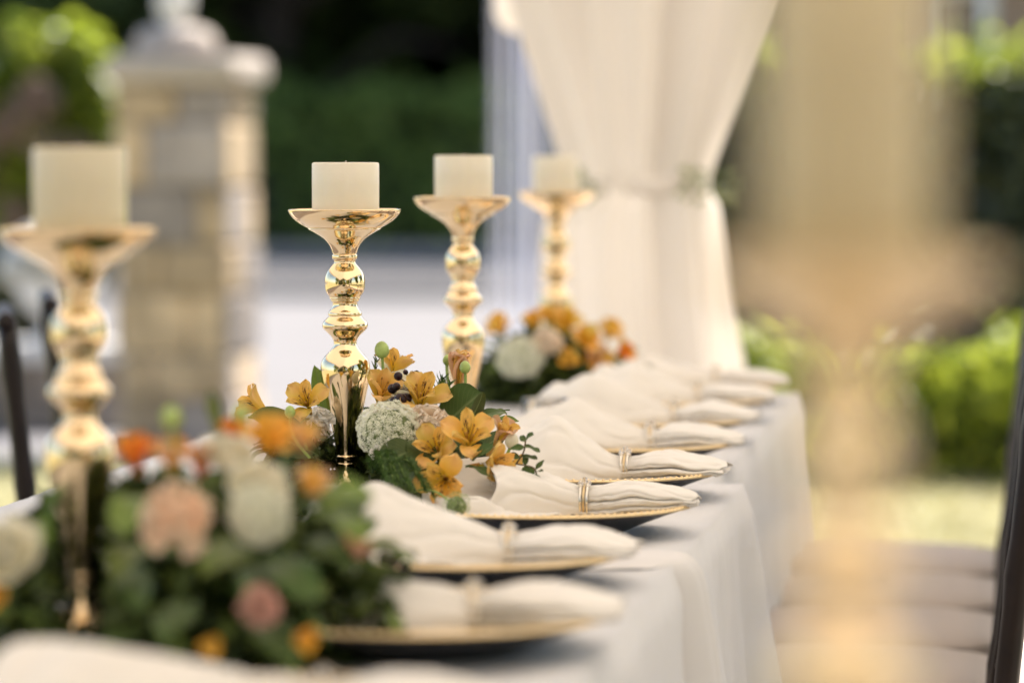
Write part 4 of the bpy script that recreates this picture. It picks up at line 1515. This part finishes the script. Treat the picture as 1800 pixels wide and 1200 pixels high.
def globe(parent, name, m, p, d, r, layers=5, s=1.0, serr=.05, openness=1.0, ruffle=.02, seed=0, label=None, per=7):
    """a many petalled round bloom; every ring of petals is geometry"""
    T = facing(p, d, seed, s)
    f = link(name, None, parent, T)
    k = 0
    for l in range(layers):
        u = l / max(1, layers - 1)
        L = r * (1.25 - .35 * u) * 1.15
        a1 = D((30 + 75 * (1 - u)) * openness)
        a0 = D((58 * (1 - u) + 6))
        n = max(4, int(per - 2 * u))
        for i in range(n):
            b = MB()
            b.grid(petal_rows(L, r * (1.05 - .3 * u), a0, a1 * .55, .35, .8, .22, .3, ruffle=ruffle, serr=serr, seed=seed * 31 + k, nv=6, nu=8, tipback=-.25), RZ_(i * 2 * PI / n + l * 1.1 + rnd.uniform(-.15, .15)) @ Matrix.Translation((0, 0, -.25 * r * (1 - u))))
            link('petal', b.mesh('petal', M[m]), f, T)
            k += 1
    if label: f["label"] = label
    return f


def ruffled(parent, m, p, d, r, n=36, seed=0, s=1.0):
    """a carnation: short frilled petals over a rounded head"""
    T = facing(p, d, seed, s)
    f = link('carnation', None, parent, T)
    g = PI * (3 - math.sqrt(5))
    b = MB()
    b.ball((0, 0, 0), r * .7, 14, 9, sq=(1, 1, .75))
    link('heart', b.mesh('heart', M[m]), f, T)
    for i in range(n):
        zc = 1 - 1.05 * (i + .5) / n
        rc = math.sqrt(max(0, 1 - zc * zc))
        c = Vector((r * .62 * rc * math.cos(g * i), r * .62 * rc * math.sin(g * i), r * .5 * zc))
        b = MB()
        b.grid(petal_rows(r * .62, r * .8, D(6), D(14), .12, .8, .16, .35, ruffle=.12, serr=.10, seed=seed * 50 + i, nv=6, nu=10))
        nrm = Vector((c.x, c.y, c.z * 1.3 + r * .12))
        link('petal', b.mesh('petal', M[m]), f, T @ facing(c * .8, nrm, rnd.uniform(0, 6)) @ Matrix.Rotation(rnd.uniform(.1, .5), 4, 'Y'))
    return f


def umbel(parent, p, d, R, flat=.72, ncl=100, nfl=15, m='umbel_white', stemto=None, fs=.0013, seed=1, name='umbel', label=None):
    rr = random.Random(seed)
    T = facing(p, d)
    u = link(name, None, parent, T)
    core = MB()
    core.ball((0, 0, -.1 * R), R * .86, 18, 10, sq=(1, 1, flat * .95))
    link('core', core.mesh('core', M['umbel_core']), u)
    b = MB()
    g = PI * (3 - math.sqrt(5))
    for i in range(ncl):
        zc = 1 - 1.28 * (i + .5) / ncl
        rc = math.sqrt(max(0, 1 - zc * zc))
        c = Vector((R * rc * math.cos(g * i), R * rc * math.sin(g * i), R * flat * zc))
        n = Vector((c.x, c.y, c.z / flat ** 1.2)).normalized()
        c += n * rr.uniform(-.05, .03) * R + Vector((rr.uniform(-1, 1), rr.uniform(-1, 1), rr.uniform(-1, 1))) * .06 * R
        A = facing(c, n, rr.uniform(0, 6))
        cr = R * 2.0 / math.sqrt(ncl) * rr.uniform(.85, 1.05)
        for j in range(nfl):
            a, q = g * j, math.sqrt((j + .4) / nfl)
            h = cr * .45 * (1 - q * q)
            o = Vector((cr * .88 * q * math.cos(a), cr * .88 * q * math.sin(a), h + rr.uniform(-.0003, .0003)))
            tl = (Vector((o.x, o.y, cr * 1.1)).normalized() + Vector((rr.uniform(-1, 1), rr.uniform(-1, 1), rr.uniform(-1, 1))) * .45).normalized()
            o += Vector((rr.uniform(-1, 1), rr.uniform(-1, 1), rr.uniform(-.5, 1))) * cr * .12
            B = A @ facing(o, tl, rr.uniform(0, 2))
            vs, fs_ = [(0, 0, 0)], []
            for k in range(5):
                a2 = k * 1.2566
                w = fs * rr.uniform(.85, 1.2)
                vs += [(w * .55 * math.cos(a2 - .5), w * .55 * math.sin(a2 - .5), .0004), (w * 1.15 * math.cos(a2), w * 1.15 * math.sin(a2), .0002), (w * .55 * math.cos(a2 + .5), w * .55 * math.sin(a2 + .5), .0004)]
                o_ = 1 + k * 3
                fs_.append((0, o_, o_ + 1, o_ + 2))
            b.add(vs, fs_, None, B)
    tag(link('florets', b.mesh('florets', M[m], False), u, T), kind='stuff')
    if stemto is not None:
        inv = T.inverted()
        s = MB()
        s.tube([inv @ Vector(q) for q in crom([list(T @ Vector((0, 0, 0)))] + [list(q) for q in stemto], 6)], .0011, 6)
        link('stalk', s.mesh('stalk', M['stem']), u, T)
    if label: u["label"] = label
    return u


def leaf_rows(L, W, bend=.6, fold=.25, wave=.04, nv=9, nu=4, p=.75, q=.8, seed=0):
    rr = random.Random(seed)
    pk = p / (p + q)
    nrm = pk ** p * (1 - pk) ** q
    rows = []
    x = z_ = 0.
    ph = rr.uniform(0, 6)
    for j in range(nv + 1):
        t = j / nv
        a = bend * t
        if j:
            x -= L / nv * math.sin(a)
            z_ += L / nv * math.cos(a)
        hw = W / 2 * max(.02, max(t, 1e-4) ** p * max(1 - t, 0) ** q / nrm)
        row = []
        for i in range(nu + 1):
            u = 2 * i / nu - 1
            off = fold * hw * abs(u) + wave * L * math.sin(t * 9 + ph + u) * u * u
            row.append((x + off * math.cos(a), hw * u, z_ + off * math.sin(a)))
        rows.append(row)
    return rows


LEAVES = []
for i, (L, W, bend, m) in enumerate([(.055, .028, .7, 'leaf'), (.06, .024, 1.0, 'leaf'), (.05, .03, .4, 'leaf'), (.058, .02, .8, 'leaf_light'), (.045, .022, 1.1, 'leaf_light'), (.036, .014, .4, 'eucalyptus'), (.03, .015, .6, 'eucalyptus'), (.07, .012, .9, 'leaf')]):
    b = MB()
    b.grid(leaf_rows(L, W, bend, seed=i))
    LEAVES.append(b.mesh('leaf', M[m]))


def oriented(p, z_, x, s=1.0):
    z_ = Vector(z_).normalized()
    x = (Vector(x) - Vector(x).dot(z_) * z_).normalized()
    y = z_.cross(x)
    m3 = Matrix((x, y, z_)).transposed()
    return Matrix.Translation(Vector(p)) @ m3.to_4x4() @ Matrix.Scale(s, 4)


def one_leaf(parent, a, b_, W, m, nrm, bend=.3, fold=.2, seed=0, q=.8, p=.75):
    """a leaf from point a to point b_, its face along nrm"""
    a, b_ = Vector(a), Vector(b_)
    L = (b_ - a).length * (1 + bend * bend * .05)
    mb = MB()
    mb.grid(leaf_rows(L, W, bend, fold, seed=seed, nv=14, nu=8, q=q, p=p))
    ax = (b_ - a).normalized()
    T = oriented(a, ax, nrm)
    T = T @ Matrix.Rotation(bend * .5, 4, 'Y')
    return link('leaf', mb.mesh('leaf', M[m]), parent, T)


def bearing(p):
    v = Vector(p) - CAM_LOC
    d = v.dot(_F)
    return 900 + 6750 * v.dot(_R) / d, 600 - 6750 * v.dot(_U) / d


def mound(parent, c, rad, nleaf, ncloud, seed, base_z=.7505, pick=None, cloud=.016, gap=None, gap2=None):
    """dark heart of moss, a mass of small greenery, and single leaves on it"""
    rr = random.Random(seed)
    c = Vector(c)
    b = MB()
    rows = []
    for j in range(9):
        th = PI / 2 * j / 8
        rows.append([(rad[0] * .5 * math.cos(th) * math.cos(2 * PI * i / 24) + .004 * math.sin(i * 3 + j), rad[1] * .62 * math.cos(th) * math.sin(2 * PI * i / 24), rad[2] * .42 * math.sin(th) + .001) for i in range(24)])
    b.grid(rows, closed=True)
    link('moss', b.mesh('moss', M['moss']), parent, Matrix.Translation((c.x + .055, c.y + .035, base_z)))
    n = ncloud
    d = nrg.normal(size=(n, 3))
    d[:, 2] = np.abs(d[:, 2])
    d /= np.linalg.norm(d, axis=1, keepdims=True)
    q = nrg.uniform(.6, 1.0, n)[:, None]
    P = d * q * np.array(rad) + np.array([c.x, c.y, base_z + .004]) - np.array(WM[parent].translation)
    for gp in (gap, gap2):
        if gp:
            off = Vector(WM[parent].translation)
            keep = []
            for q_ in P:
                bx, by = bearing(Vector(q_) + off)
                keep.append(not (gp[0] < bx < gp[1] and by < gp[2] and q_[1] + off.y < gp[3]))
            keep = np.array(keep)
            P, d = P[keep], d[keep]
    tag(leaf_cloud('greenery', P, cloud, M['foliage'], parent, .3, None, 1.9, d * .5), kind='stuff')
    for i in range(nleaf):
        a = rr.uniform(0, 2 * PI)
        el = math.asin(rr.uniform(0.02, .95))
        dr_ = Vector((math.cos(el) * math.cos(a), math.cos(el) * math.sin(a), math.sin(el)))
        k = rr.uniform(.62, .92)
        p = Vector((c.x + dr_.x * rad[0] * k, c.y + dr_.y * rad[1] * k, base_z + .006 + dr_.z * rad[2] * k))
        ax = dr_ + Vector((rr.uniform(-.8, .8), rr.uniform(-.8, .8), rr.uniform(-.5, .5)))
        nr = Vector((rr.uniform(-.5, .5), rr.uniform(-.5, .5), 1)) + dr_ * .6
        if abs(ax.normalized().dot(nr.normalized())) > .97: nr = Vector((1, 0, .2))
        me = LEAVES[rr.choice(pick or [0, 0, 1, 1, 2, 2, 3, 4, 5, 6, 7])]
        T = oriented(p, ax, nr, rr.uniform(.75, 1.15))
        if (T @ Vector((0, 0, .05))).z < base_z + .003:
            ax.z = abs(ax.z) + .2
            T = oriented(p, ax, nr, rr.uniform(.75, 1.0))
        hit = False
        for gp in (gap, gap2):
            if gp:
                for q_ in ((0, 0, 0), (0, 0, .03), (0, .012, .03), (0, -.012, .03), (-.01, 0, .055)):
                    w_ = T @ Vector(q_)
                    bx, by = bearing(w_)
                    hit = hit or (gp[0] < bx < gp[1] and by < gp[2] and w_.y < gp[3])
        if hit:
            continue
        link('leaf', me, parent, T)


def bud(parent, p, d, r, stem=None, m='bud', name='bud'):
    T = facing(p, d)
    mb = MB()
    mb.lathe([(.0002, -.15 * r), (.55 * r, 0), (.9 * r, .45 * r), (r, .9 * r), (.92 * r, 1.4 * r), (.68 * r, 1.85 * r), (.3 * r, 2.12 * r), (.0003, 2.18 * r)], 16)
    f = link(name, mb.mesh(name, M[m]), parent, T)
    s = MB()
    for i in range(5):
        s.grid(petal_rows(r * 1.5, r * 1.1, D(75), D(5), .5, .7, .7, .3, nv=6, nu=4, seed=i), RZ_(i * 1.2566) @ Matrix.Translation((0, 0, -.1 * r)))
    link('sepals', s.mesh('sepals', M['stem']), f, T)
    if stem is not None:
        inv = T.inverted()
        t = MB()
        t.tube([inv @ Vector(q) for q in crom([list(T.translation)] + [list(q) for q in stem], 6)], .0017, 7)
        link('stalk', t.mesh('stalk', M['stem']), f, T)
    return f


def waxflower(parent, p, d, s=1.0):
    T = facing(p, d, rnd.uniform(0, 1), s)
    mb = MB()
    mb.lathe([(.0002, .0016), (.0018, .0012), (.0027, .0022), (.0031, .0024), (.0028, .0004), (.001, -.004)], 14)
    f = link('waxflower', mb.mesh('waxflower', M['wax_eye']), parent, T)
    for i in range(5):
        b = MB()
        b.grid(petal_rows(.0062, .0062, D(80), D(62), .35, .45, .3, .55, nv=6, nu=6, seed=i), RZ_(i * 1.2566) @ Matrix.Translation((.0022, 0, .0012)))
        link('petal', b.mesh('petal', M['white_petal']), f, T)
    return f


def berries(parent, pts, hub):
    hub = Vector(hub)
    c = link('berry_sprig', None, parent, Matrix.Translation(hub))
    for p, r in pts:
        p = Vector(p)
        b = MB()
        b.ball((0, 0, 0), r, 14, 10)
        b.ball((0, 0, r * .95), r * .22, 6, 4)
        link('berry', b.mesh('berry', M['berry']), c, facing(p, p - hub, rnd.random()))
        t = MB()
        t.tube([Vector((0, 0, 0)), (p - hub) * .5 + Vector((0, 0, .002)), p - hub], .0006, 5)
        link('stalk', t.mesh('stalk', M['brown_stem']), c)
    return c


def needle_sprig(parent, a, b_, n, L, m='fern', name='fern_sprig', spread=1.0, th=.0007):
    a, b_ = Vector(a), Vector(b_)
    T = Matrix.Translation(a)
    mid = (b_ - a) * .5 + Vector((0, 0, .15 * (b_ - a).length))
    pts = [Vector(q) for q in crom([[0, 0, 0], list(mid), list(b_ - a)], 8)]
    mb = MB()
    mb.tube(pts, .0005, 5)
    s = link(name, mb.mesh(name, M['stem']), parent, T)
    V, Q = [], []
    ax = (b_ - a).normalized()
    for i in range(n):
        k = rnd.random()
        q = k * (len(pts) - 1)
        i0 = min(int(q), len(pts) - 2)
        p = pts[i0].lerp(pts[i0 + 1], q - i0)
        dd = Vector((rnd.gauss(0, 1), rnd.gauss(0, 1), rnd.gauss(0, 1)))
        dd = (dd - dd.dot(ax) * ax).normalized() * spread + ax * .8
        dd.normalize()
        w = dd.orthogonal().normalized() * th
        l = L * (1 - .5 * k) * rnd.uniform(.6, 1.2)
        e = p + dd * l
        o = len(V)
        V += [p - w, p + w, e + w * .2, e - w * .2]
        Q.append((o, o + 1, o + 2, o + 3))
    me = np_mesh('needles', [tuple(v) for v in V], Q, M[m])
    tag(link('needles', me, s, T), kind='stuff')
    return s


def leafy_sprig(parent, pts, leaves, m='leaf', name='leafy_sprig'):
    """pts: stem points; leaves: (position on stem 0..1, tip point, width)"""
    pts = [Vector(p) for p in pts]
    o = pts[0]
    C = crom([list(p - o) for p in pts], 8)
    mb = MB()
    mb.tube([Vector(p) for p in C], .0009, 6)
    T = Matrix.Translation(o)
    s = link(name, mb.mesh(name, M['brown_stem']), parent, T)
    for k, tip, W in leaves:
        base = o + Vector(C[min(int(k * (len(C) - 1)), len(C) - 1)])
        one_leaf(s, base, tip, W, m, view(rnd.uniform(-.5, .5), .6, .7), rnd.uniform(-.3, .5), .25, rnd.randint(0, 99))
    return s


GRP = 'low flower and greenery centrepieces along the tables'
# ---- the sharp centrepiece
cx, cy = -.715, 4.26
fa = thing('flower_centrepiece', 'sharp centrepiece of yellow alstroemeria, white umbel, dark berries and leaves round the second candlestick', 'centrepiece', Vector((cx, cy, .7505)), GRP)
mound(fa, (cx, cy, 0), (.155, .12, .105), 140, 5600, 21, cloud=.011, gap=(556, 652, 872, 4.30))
d0 = 4.22
alstro(fa, at(543, 718, 4.24), view(-.15, .55, 1), 1.05, .5)
alstro(fa, at(478, 728, 4.34), view(-1, .5, -.1), 1.2, 1.0, ('amber_plain', 'amber'), .75)
alstro(fa, at(593, 705, 4.40), view(.3, .6, .5), .9, 1.4, ('peach', 'amber_plain'), .6)
alstro(fa, at(735, 722, 4.22), view(.15, .75, .75), 1.35, 2.0, ('amber_plain', 'amber'), .85)
alstro(fa, at(663, 712, 4.28), view(.2, .65, .6), 1.25, .2, ('amber_plain', 'amber_plain'), .75)
alstro(fa, at(690, 665, 4.36), view(.2, .9, -.2), 1.0, .9, ('amber_plain', 'amber'))
alstro(fa, at(803, 690, 4.34), view(.1, 1, .05), 1.35, .3, ('peach', 'amber_plain'), .25)
alstro(fa, at(772, 800, 4.12), view(-.25, .45, 1), 1.15, .1)
alstro(fa, at(822, 788, 4.11), view(.1, .7, .9), 1.3, .6)
alstro(fa, at(785, 838, 4.06), view(-.1, -.15, 1), 1.25, 1.1)
alstro(fa, at(842, 818, 4.09), view(.8, .05, .7), 1.15, 1.6, ('amber_plain', 'amber'), .8)
alstro(fa, at(866, 785, 4.15), view(.5, .8, .4), 1.05, .2, ('peach', 'amber'), .55)
alstro(fa, at(882, 826, 4.14), view(.9, .1, .4), .8, .8)
umbel(fa, at(683, 757, 4.15), view(-.05, .75, .75), .0335, .80, 250, 17, fs=.00108, seed=4)
ruffled(fa, 'blush', at(750, 754, 4.17), view(.3, .75, .8), .026, 44, 3)
globe(fa, 'ranunculus', 'ivory', at(700, 700, 4.31), view(.1, .6, .75), .026, 5, 1.0, .01, .8, .01, 5)
globe(fa, 'ranunculus', 'ivory', at(690, 650, 4.42), view(.1, .8, .5), .017, 4, 1.0, .01, .8, .01, 6)
ruffled(fa, 'white_petal', at(560, 745, 4.33), view(-.2, .3, .9), 0.0184, 30, 8)
ruffled(fa, 'white_petal', at(757, 788, 4.15), view(0, .2, 1), 0.0161, 30, 9)
bud(fa, at(672, 628, 4.34), view(-.05, 1, .1), .0085, [at(674, 660, 4.34), at(678, 715, 4.32)])
bud(fa, at(785, 641, 4.36), view(.2, 1, 0), .0056, [at(787, 665, 4.35), at(795, 710, 4.33)])
bud(fa, at(818, 655, 4.28), view(-.05, 1, .1), .0062, [at(818, 675, 4.28), at(814, 712, 4.27), at(800, 745, 4.25)])
bud(fa, at(511, 733, 4.21), view(-.1, .9, .25), .0060, [at(511, 752, 4.21), at(522, 778, 4.2), at(545, 805, 4.2)])
bud(fa, at(530, 742, 4.22), view(.2, 1, .2), .0036, [at(530, 757, 4.22), at(540, 790, 4.21)])
bud(fa, at(897, 785, 4.14), view(.2, .8, .4), .0075, [at(890, 800, 4.14), at(870, 830, 4.14)], 'ivory')
berries(fa, [(at(700, 661, 4.24), .0050), (at(732, 658, 4.25), .0046), (at(690, 683, 4.22), .0056), (at(697, 679, 4.21), .0046), (at(745, 667, 4.25), .0060), (at(752, 664, 4.26), .004), (at(713, 654, 4.26), .003), (at(704, 702, 4.19), .0072), (at(694, 705, 4.20), .006), (at(715, 700, 4.2), .006)], at(728, 690, 4.26))
# white stock florets
sp = link('stock_flower', None, fa, Matrix.Translation(at(768, 690, 4.25)))
for i in range(11):
    q = at(768 + rnd.uniform(-22, 32), 690 + rnd.uniform(-14, 14), 4.25 + rnd.uniform(-.02, .01))
    globe(sp, 'blossom', 'white_petal', q, view(rnd.uniform(-.7, .7), rnd.uniform(-.1, 1), .8), .0058, 2, 1.0, .08, 1.2, .08, 50 + i, per=5) if i < 0 else None
    b = MB()
    for l in range(2):
        for k in range(5):
            b.grid(petal_rows(.0078 - .002 * l, .0075, D(30 - 15 * l), D(80 - 30 * l), .2, .7, .25, .3, ruffle=.12, serr=.08, seed=i * 9 + k, nv=5, nu=6), RZ_(k * 1.2566 + l * .6))
    link('blossom', b.mesh('blossom', M['white_petal']), sp, facing(q, view(rnd.uniform(-.7, .7), rnd.uniform(-.1, 1), .8), i))
waxflower(fa, at(664, 796, 4.10), view(-.2, .2, 1), 1.05)
waxflower(fa, at(686, 786, 4.10), view(.7, .6, .6), 1.05)
waxflower(fa, at(690, 790, 4.11), view(.2, -.1, 1), .6)
# single large leaves
one_leaf(fa, at(572, 735, 4.36), at(553, 641, 4.37), .021, 'leaf_light', view(.3, .2, 1), .25, .35, 1)
one_leaf(fa, at(575, 770, 4.32), at(437, 733, 4.30), .046, 'leaf', view(.1, .9, .55), .5, .25, 2)
one_leaf(fa, at(560, 800, 4.27), at(452, 760, 4.24), .042, 'leaf', view(-.1, .6, .8), .4, .3, 3)
one_leaf(fa, at(775, 758, 4.22), at(846, 690, 4.20), .050, 'leaf', view(-.25, .45, 1), .5, .3, 4, q=.5)
one_leaf(fa, at(806, 765, 4.17), at(850, 690, 4.15), .026, 'leaf', view(.75, .3, .7), .5, .2, 5)
one_leaf(fa, at(828, 742, 4.2), at(896, 720, 4.2), .016, 'leaf', view(.1, 1, .3), .6, .3, 6)
one_leaf(fa, at(840, 745, 4.22), at(912, 738, 4.22), .014, 'leaf_light', view(.1, 1, .4), .4, .3, 7)
one_leaf(fa, at(850, 735, 4.25), at(892, 726, 4.3), .014, 'leaf_light', view(.1, .7, .7), .4, .3, 8)
one_leaf(fa, at(742, 788, 4.11), at(668, 814, 4.08), .040, 'leaf', view(-.05, .45, 1), .35, .12, 9, q=.6)
one_leaf(fa, at(742, 770, 4.12), at(738, 824, 4.09), .034, 'leaf', view(.2, .3, 1), .3, .25, 10)
one_leaf(fa, at(828, 808, 4.08), at(868, 783, 4.06), .016, 'leaf', view(0, .7, .8), .4, .25, 11)
one_leaf(fa, at(818, 820, 4.08), at(862, 836, 4.05), .014, 'leaf', view(.2, .9, .5), .6, .25, 12)
one_leaf(fa, at(696, 832, 4.06), at(676, 858, 4.04), .0135, 'eucalyptus', view(-.2, .3, 1), .3, .15, 13)
one_leaf(fa, at(701, 829, 4.06), at(702, 858, 4.05), .0075, 'eucalyptus', view(.3, .2, 1), .3, .15, 14)
one_leaf(fa, at(712, 830, 4.07), at(741, 862, 4.05), .018, 'eucalyptus', view(.2, .3, 1), .3, .15, 15)
one_leaf(fa, at(716, 850, 4.06), at(700, 890, 4.03), .02, 'leaf', view(-.2, .3, 1), .3, .15, 16)
one_leaf(fa, at(735, 850, 4.06), at(735, 900, 4.03), .022, 'leaf', view(.2, .2, 1), .3, .15, 17)
one_leaf(fa, at(680, 850, 4.06), at(668, 885, 4.03), .02, 'leaf', view(-.1, .3, 1), .3, .15, 18)
needle_sprig(fa, at(772, 700, 4.24), at(779, 665, 4.23), 34, .017, 'fern', 'rosemary_sprig', .6, .0009)
needle_sprig(fa, at(782, 700, 4.25), at(792, 672, 4.24), 26, .014, 'fern', 'rosemary_sprig', .6, .0009)
needle_sprig(fa, at(655, 690, 4.33), at(662, 632, 4.35), 20, .014, 'foliage', 'rosemary_sprig', .7, .0013)
for i in range(11):
    x, y = 648 + i * 5, 806 + i * 3
    needle_sprig(fa, at(x, y + rnd.uniform(-15, 15), 4.13), at(x + rnd.uniform(20, 70), y + rnd.uniform(25, 75), 4.0), 320, .012, 'fern', 'fern_sprig', 1.0, .00055)
for i in range(4):
    needle_sprig(fa, at(648 + i * 8, 775, 4.18), at(655 + i * 12, 812 + i * 6, 4.12), 150, .009, 'fern', 'fern_sprig', 1.0, .0004)
leafy_sprig(fa, [at(893, 838, 4.12), at(905, 818, 4.1), at(920, 795, 4.09), at(924, 772, 4.09)],
            [(1, at(938, 763, 4.08), .0115), (.85, at(949, 794, 4.07), .009), (.8, at(897, 788, 4.09), .009), (.6, at(945, 806, 4.08), .010), (.55, at(890, 800, 4.09), .009), (.95, at(915, 765, 4.1), .007)])
leafy_sprig(fa, [at(908, 815, 4.1), at(925, 818, 4.08), at(938, 822, 4.07), at(943, 832, 4.07)],
            [(1, at(945, 858, 4.06), .010), (.8, at(957, 808, 4.07), .006), (.6, at(928, 838, 4.07), .010), (.45, at(918, 836, 4.07), .009), (.9, at(955, 828, 4.06), .006), (.3, at(925, 800, 4.09), .007)])
umbel(fa, at(803, 889, 3.955), view(.25, .25, .9), .0125, .85, 26, 9, 'umbel_green', [at(792, 882, 3.96), at(770, 866, 3.99), at(742, 860, 4.03), at(715, 872, 4.06)], .0011, 9, 'green_umbel')

# ---- the blurred front centrepiece
nx_, ny_ = -.675, 3.03
fb = thing('flower_centrepiece', 'large blurred front centrepiece with orange flowers, a peach bloom and dark leaves', 'centrepiece', Vector((nx_, ny_, .7505)), GRP)
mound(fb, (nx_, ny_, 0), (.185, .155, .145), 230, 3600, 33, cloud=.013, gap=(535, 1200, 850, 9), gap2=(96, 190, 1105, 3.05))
alstro_joined(fb, at(243, 835, 2.93), view(-.1, .9, .5), 'orange', 'orange', 0.96, .2, .75)
alstro_joined(fb, at(300, 838, 2.95), view(.1, .9, .5), 'rust', 'peach', 0.93, 1.2, .8)
alstro_joined(fb, at(352, 840, 2.97), view(.1, .8, .6), 'orange', 'peach', 0.81, .6, .6)
alstro_joined(fb, at(420, 780, 3.05), view(-.3, .8, .4), 'orange', 'orange', 0.67, .5, .7)
alstro_joined(fb, at(465, 805, 2.98), view(.2, .8, .6), 'rust', 'rust', 1.07, .9)
alstro_joined(fb, at(532, 800, 3.0), view(.1, .8, .5), 'peach', 'amber_plain', 0.8, 1.9, .7)
alstro_joined(fb, at(538, 872, 2.92), view(.3, .6, .7), 'peach', 'amber_plain', 0.8, .3, .8)
alstro_joined(fb, at(600, 935, 2.92), view(.8, -.6, .5), 'peach', 'pink', 0.74, .3, .35)
ruffled(fb, 'salmon', at(312, 915, 2.86), view(-.05, .5, 1), 0.0276, 30, 11)
globe(fb, 'ranunculus', 'ivory', at(395, 815, 2.97), view(.1, .9, .4), .022, 5, 1.0, .01, .9, .01, 12)
globe(fb, 'ranunculus', 'ivory', at(445, 868, 2.92), view(.4, .6, .8), .023, 5, 1.0, .01, .9, .01, 13)
umbel(fb, at(455, 905, 2.88), view(.5, .3, .9), .022, .7, 80, 14, fs=.002, seed=8)
bud(fb, at(303, 752, 2.95), view(-.1, 1, .1), .008, [at(305, 778, 2.95), at(312, 830, 2.95)])
bud(fb, at(425, 745, 3.05), view(-.1, 1, .1), .007, [at(425, 770, 3.05), at(430, 830, 3.02)])
one_leaf(fb, at(380, 775, 3.05), at(368, 683, 3.06), .013, 'leaf_light', view(.6, .2, .8), .3, .3, 31)
ruffled(fb, 'pink', at(455, 1065, 2.80), view(.4, .1, 1), 0.0149, 30, 14)
alstro_joined(fb, at(370, 1130, 2.77), view(.1, -.2, 1), 'rust', 'amber_plain', 0.4, .9)
alstro_joined(fb, at(520, 1120, 2.79), view(.7, -.1, .8), 'rust', 'rust', 0.5, .9)
globe(fb, 'ranunculus', 'ivory', at(22, 985, 2.80), view(-.3, .6, .8), .026, 5, 1.0, .01, .9, .01, 16)
alstro_joined(fb, at(5, 1050, 2.78), view(-.5, .1, .9), 'rust', 'rust', 0.59, .2)
for i, (x, y, x2, y2, W, m) in enumerate([(560, 900, 640, 945, .03, 'leaf_light'), (545, 950, 600, 980, .028, 'leaf'), (560, 868, 655, 880, .028, 'leaf_light'), (470, 985, 560, 1050, .035, 'leaf'), (430, 1080, 520, 1165, .034, 'leaf'), (260, 960, 200, 1010, .03, 'leaf_light'),
                                         (420, 960, 360, 1010, .035, 'leaf_light'), (480, 1000, 430, 1060, .03, 'leaf'), (240, 870, 215, 940, .03, 'leaf_light'), (75, 960, 40, 925, .03, 'leaf_light'), (470, 1090, 500, 1175, .03, 'leaf'), (230, 1000, 250, 1070, .03, 'leaf'), (330, 1060, 290, 1130, .034, 'leaf')]):
    one_leaf(fb, at(x, y, 2.93), at(x2, y2, 2.84 + .01 * (i % 3)), W, m, view(rnd.uniform(-.3, .3), .8, .7), .5, .25, 60 + i)
for i in range(6):
    needle_sprig(fb, at(530 + i * 9, 868 + i * 5, 3.0), at(590 + i * 12, 880 + i * 7, 3.02), 90, .016, 'fern', 'fern_sprig', 1.0, .0006)
# a dark berry sprig lying on the second napkin
bs = thing('berry_sprig', 'small dark berry sprig lying on the blurred napkin before the sharp one', 'berry sprig', at(690, 985, 3.43))
for i, (x, y, r) in enumerate([(676, 980, .006), (690, 986, .0065), (712, 996, .0055), (700, 978, .005)]):
    b = MB()
    b.ball((0, 0, 0), r, 12, 8)
    link('berry', b.mesh('berry', M['berry']), bs, Matrix.Translation(at(x, y, 3.43)))
b = MB()
b.tube([at(660, 975, 3.43) - at(690, 985, 3.43), Vector((0, 0, 0)), at(712, 996, 3.43) - at(690, 985, 3.43)], .001, 5)
link('stalk', b.mesh('stalk', M['brown_stem']), bs)

# ---- the far centrepiece
fx_, fy_ = -.765, 6.2
fc = thing('flower_centrepiece', 'blurred far centrepiece of orange flowers round the farthest candlestick', 'centrepiece', Vector((fx_, fy_, .7505)), GRP)
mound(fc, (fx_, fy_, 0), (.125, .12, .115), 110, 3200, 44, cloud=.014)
for i, (x, y, s, m1, m2, r_, u_) in enumerate([(888, 590, 1.2, 'rust', 'amber_plain', -.5, .8), (940, 580, 1.0, 'amber_plain', 'rust', -.1, .9), (990, 588, 1.4, 'amber_plain', 'rust', .1, .8), (1020, 610, 1.3, 'amber_plain', 'rust', .3, .5), (1032, 640, 1.35, 'rust', 'peach', .5, .4), (1062, 600, 1.2, 'rust', 'amber_plain', .5, .9), (1078, 665, 1.0, 'amber_plain', 'rust', .9, .2), (1045, 670, 1.2, 'peach', 'peach', .6, .1), (1000, 640, .9, 'rust', 'amber_plain', 0, .4), (965, 572, 1.0, 'amber_plain', 'rust', 0, 1), (1080, 625, 1.0, 'rust', 'orange', .9, .4)]):
    alstro_joined(fc, at(x, y, 6.06 if y > 600 else 6.14), view(r_, u_, .8), m1, m2, s, i, .9)
umbel(fc, at(915, 630, 6.05), view(-.1, .8, .7), .036, .7, 110, 14, fs=.002, seed=12)
ruffled(fc, 'blush', at(960, 605, 6.06), view(0, .7, .8), 0.0253, 30, 21)
ruffled(fc, 'blush', at(1048, 690, 6.04), view(.4, .2, .9), 0.0207, 30, 22)
one_leaf(fc, at(1085, 640, 6.1), at(1120, 612, 6.1), .014, 'leaf', view(.2, .8, .5), .4, .25, 91)

# ---- glass votive beside the far napkins
vg = thing('glass_votive', 'clear glass votive holder standing before the far flowers', 'votive holder', Vector((at(958, 700, 5.35).x, at(958, 700, 5.35).y, .7505)))
b = MB()
b.lathe([(.026, 0), (.028, .002), (.031, .03), (.0325, .062), (.0318, .0635), (.0308, .062), (.0295, .03), (.027, .008), (.0005, .007)], 40)
link('cup', b.mesh('cup', M['glass']), vg)
b = MB()
b.lathe([(.019, .0085), (.019, .024), (.018, .025), (.0005, .0245)], 24)
link('tealight', b.mesh('tealight', M['wax']), vg)
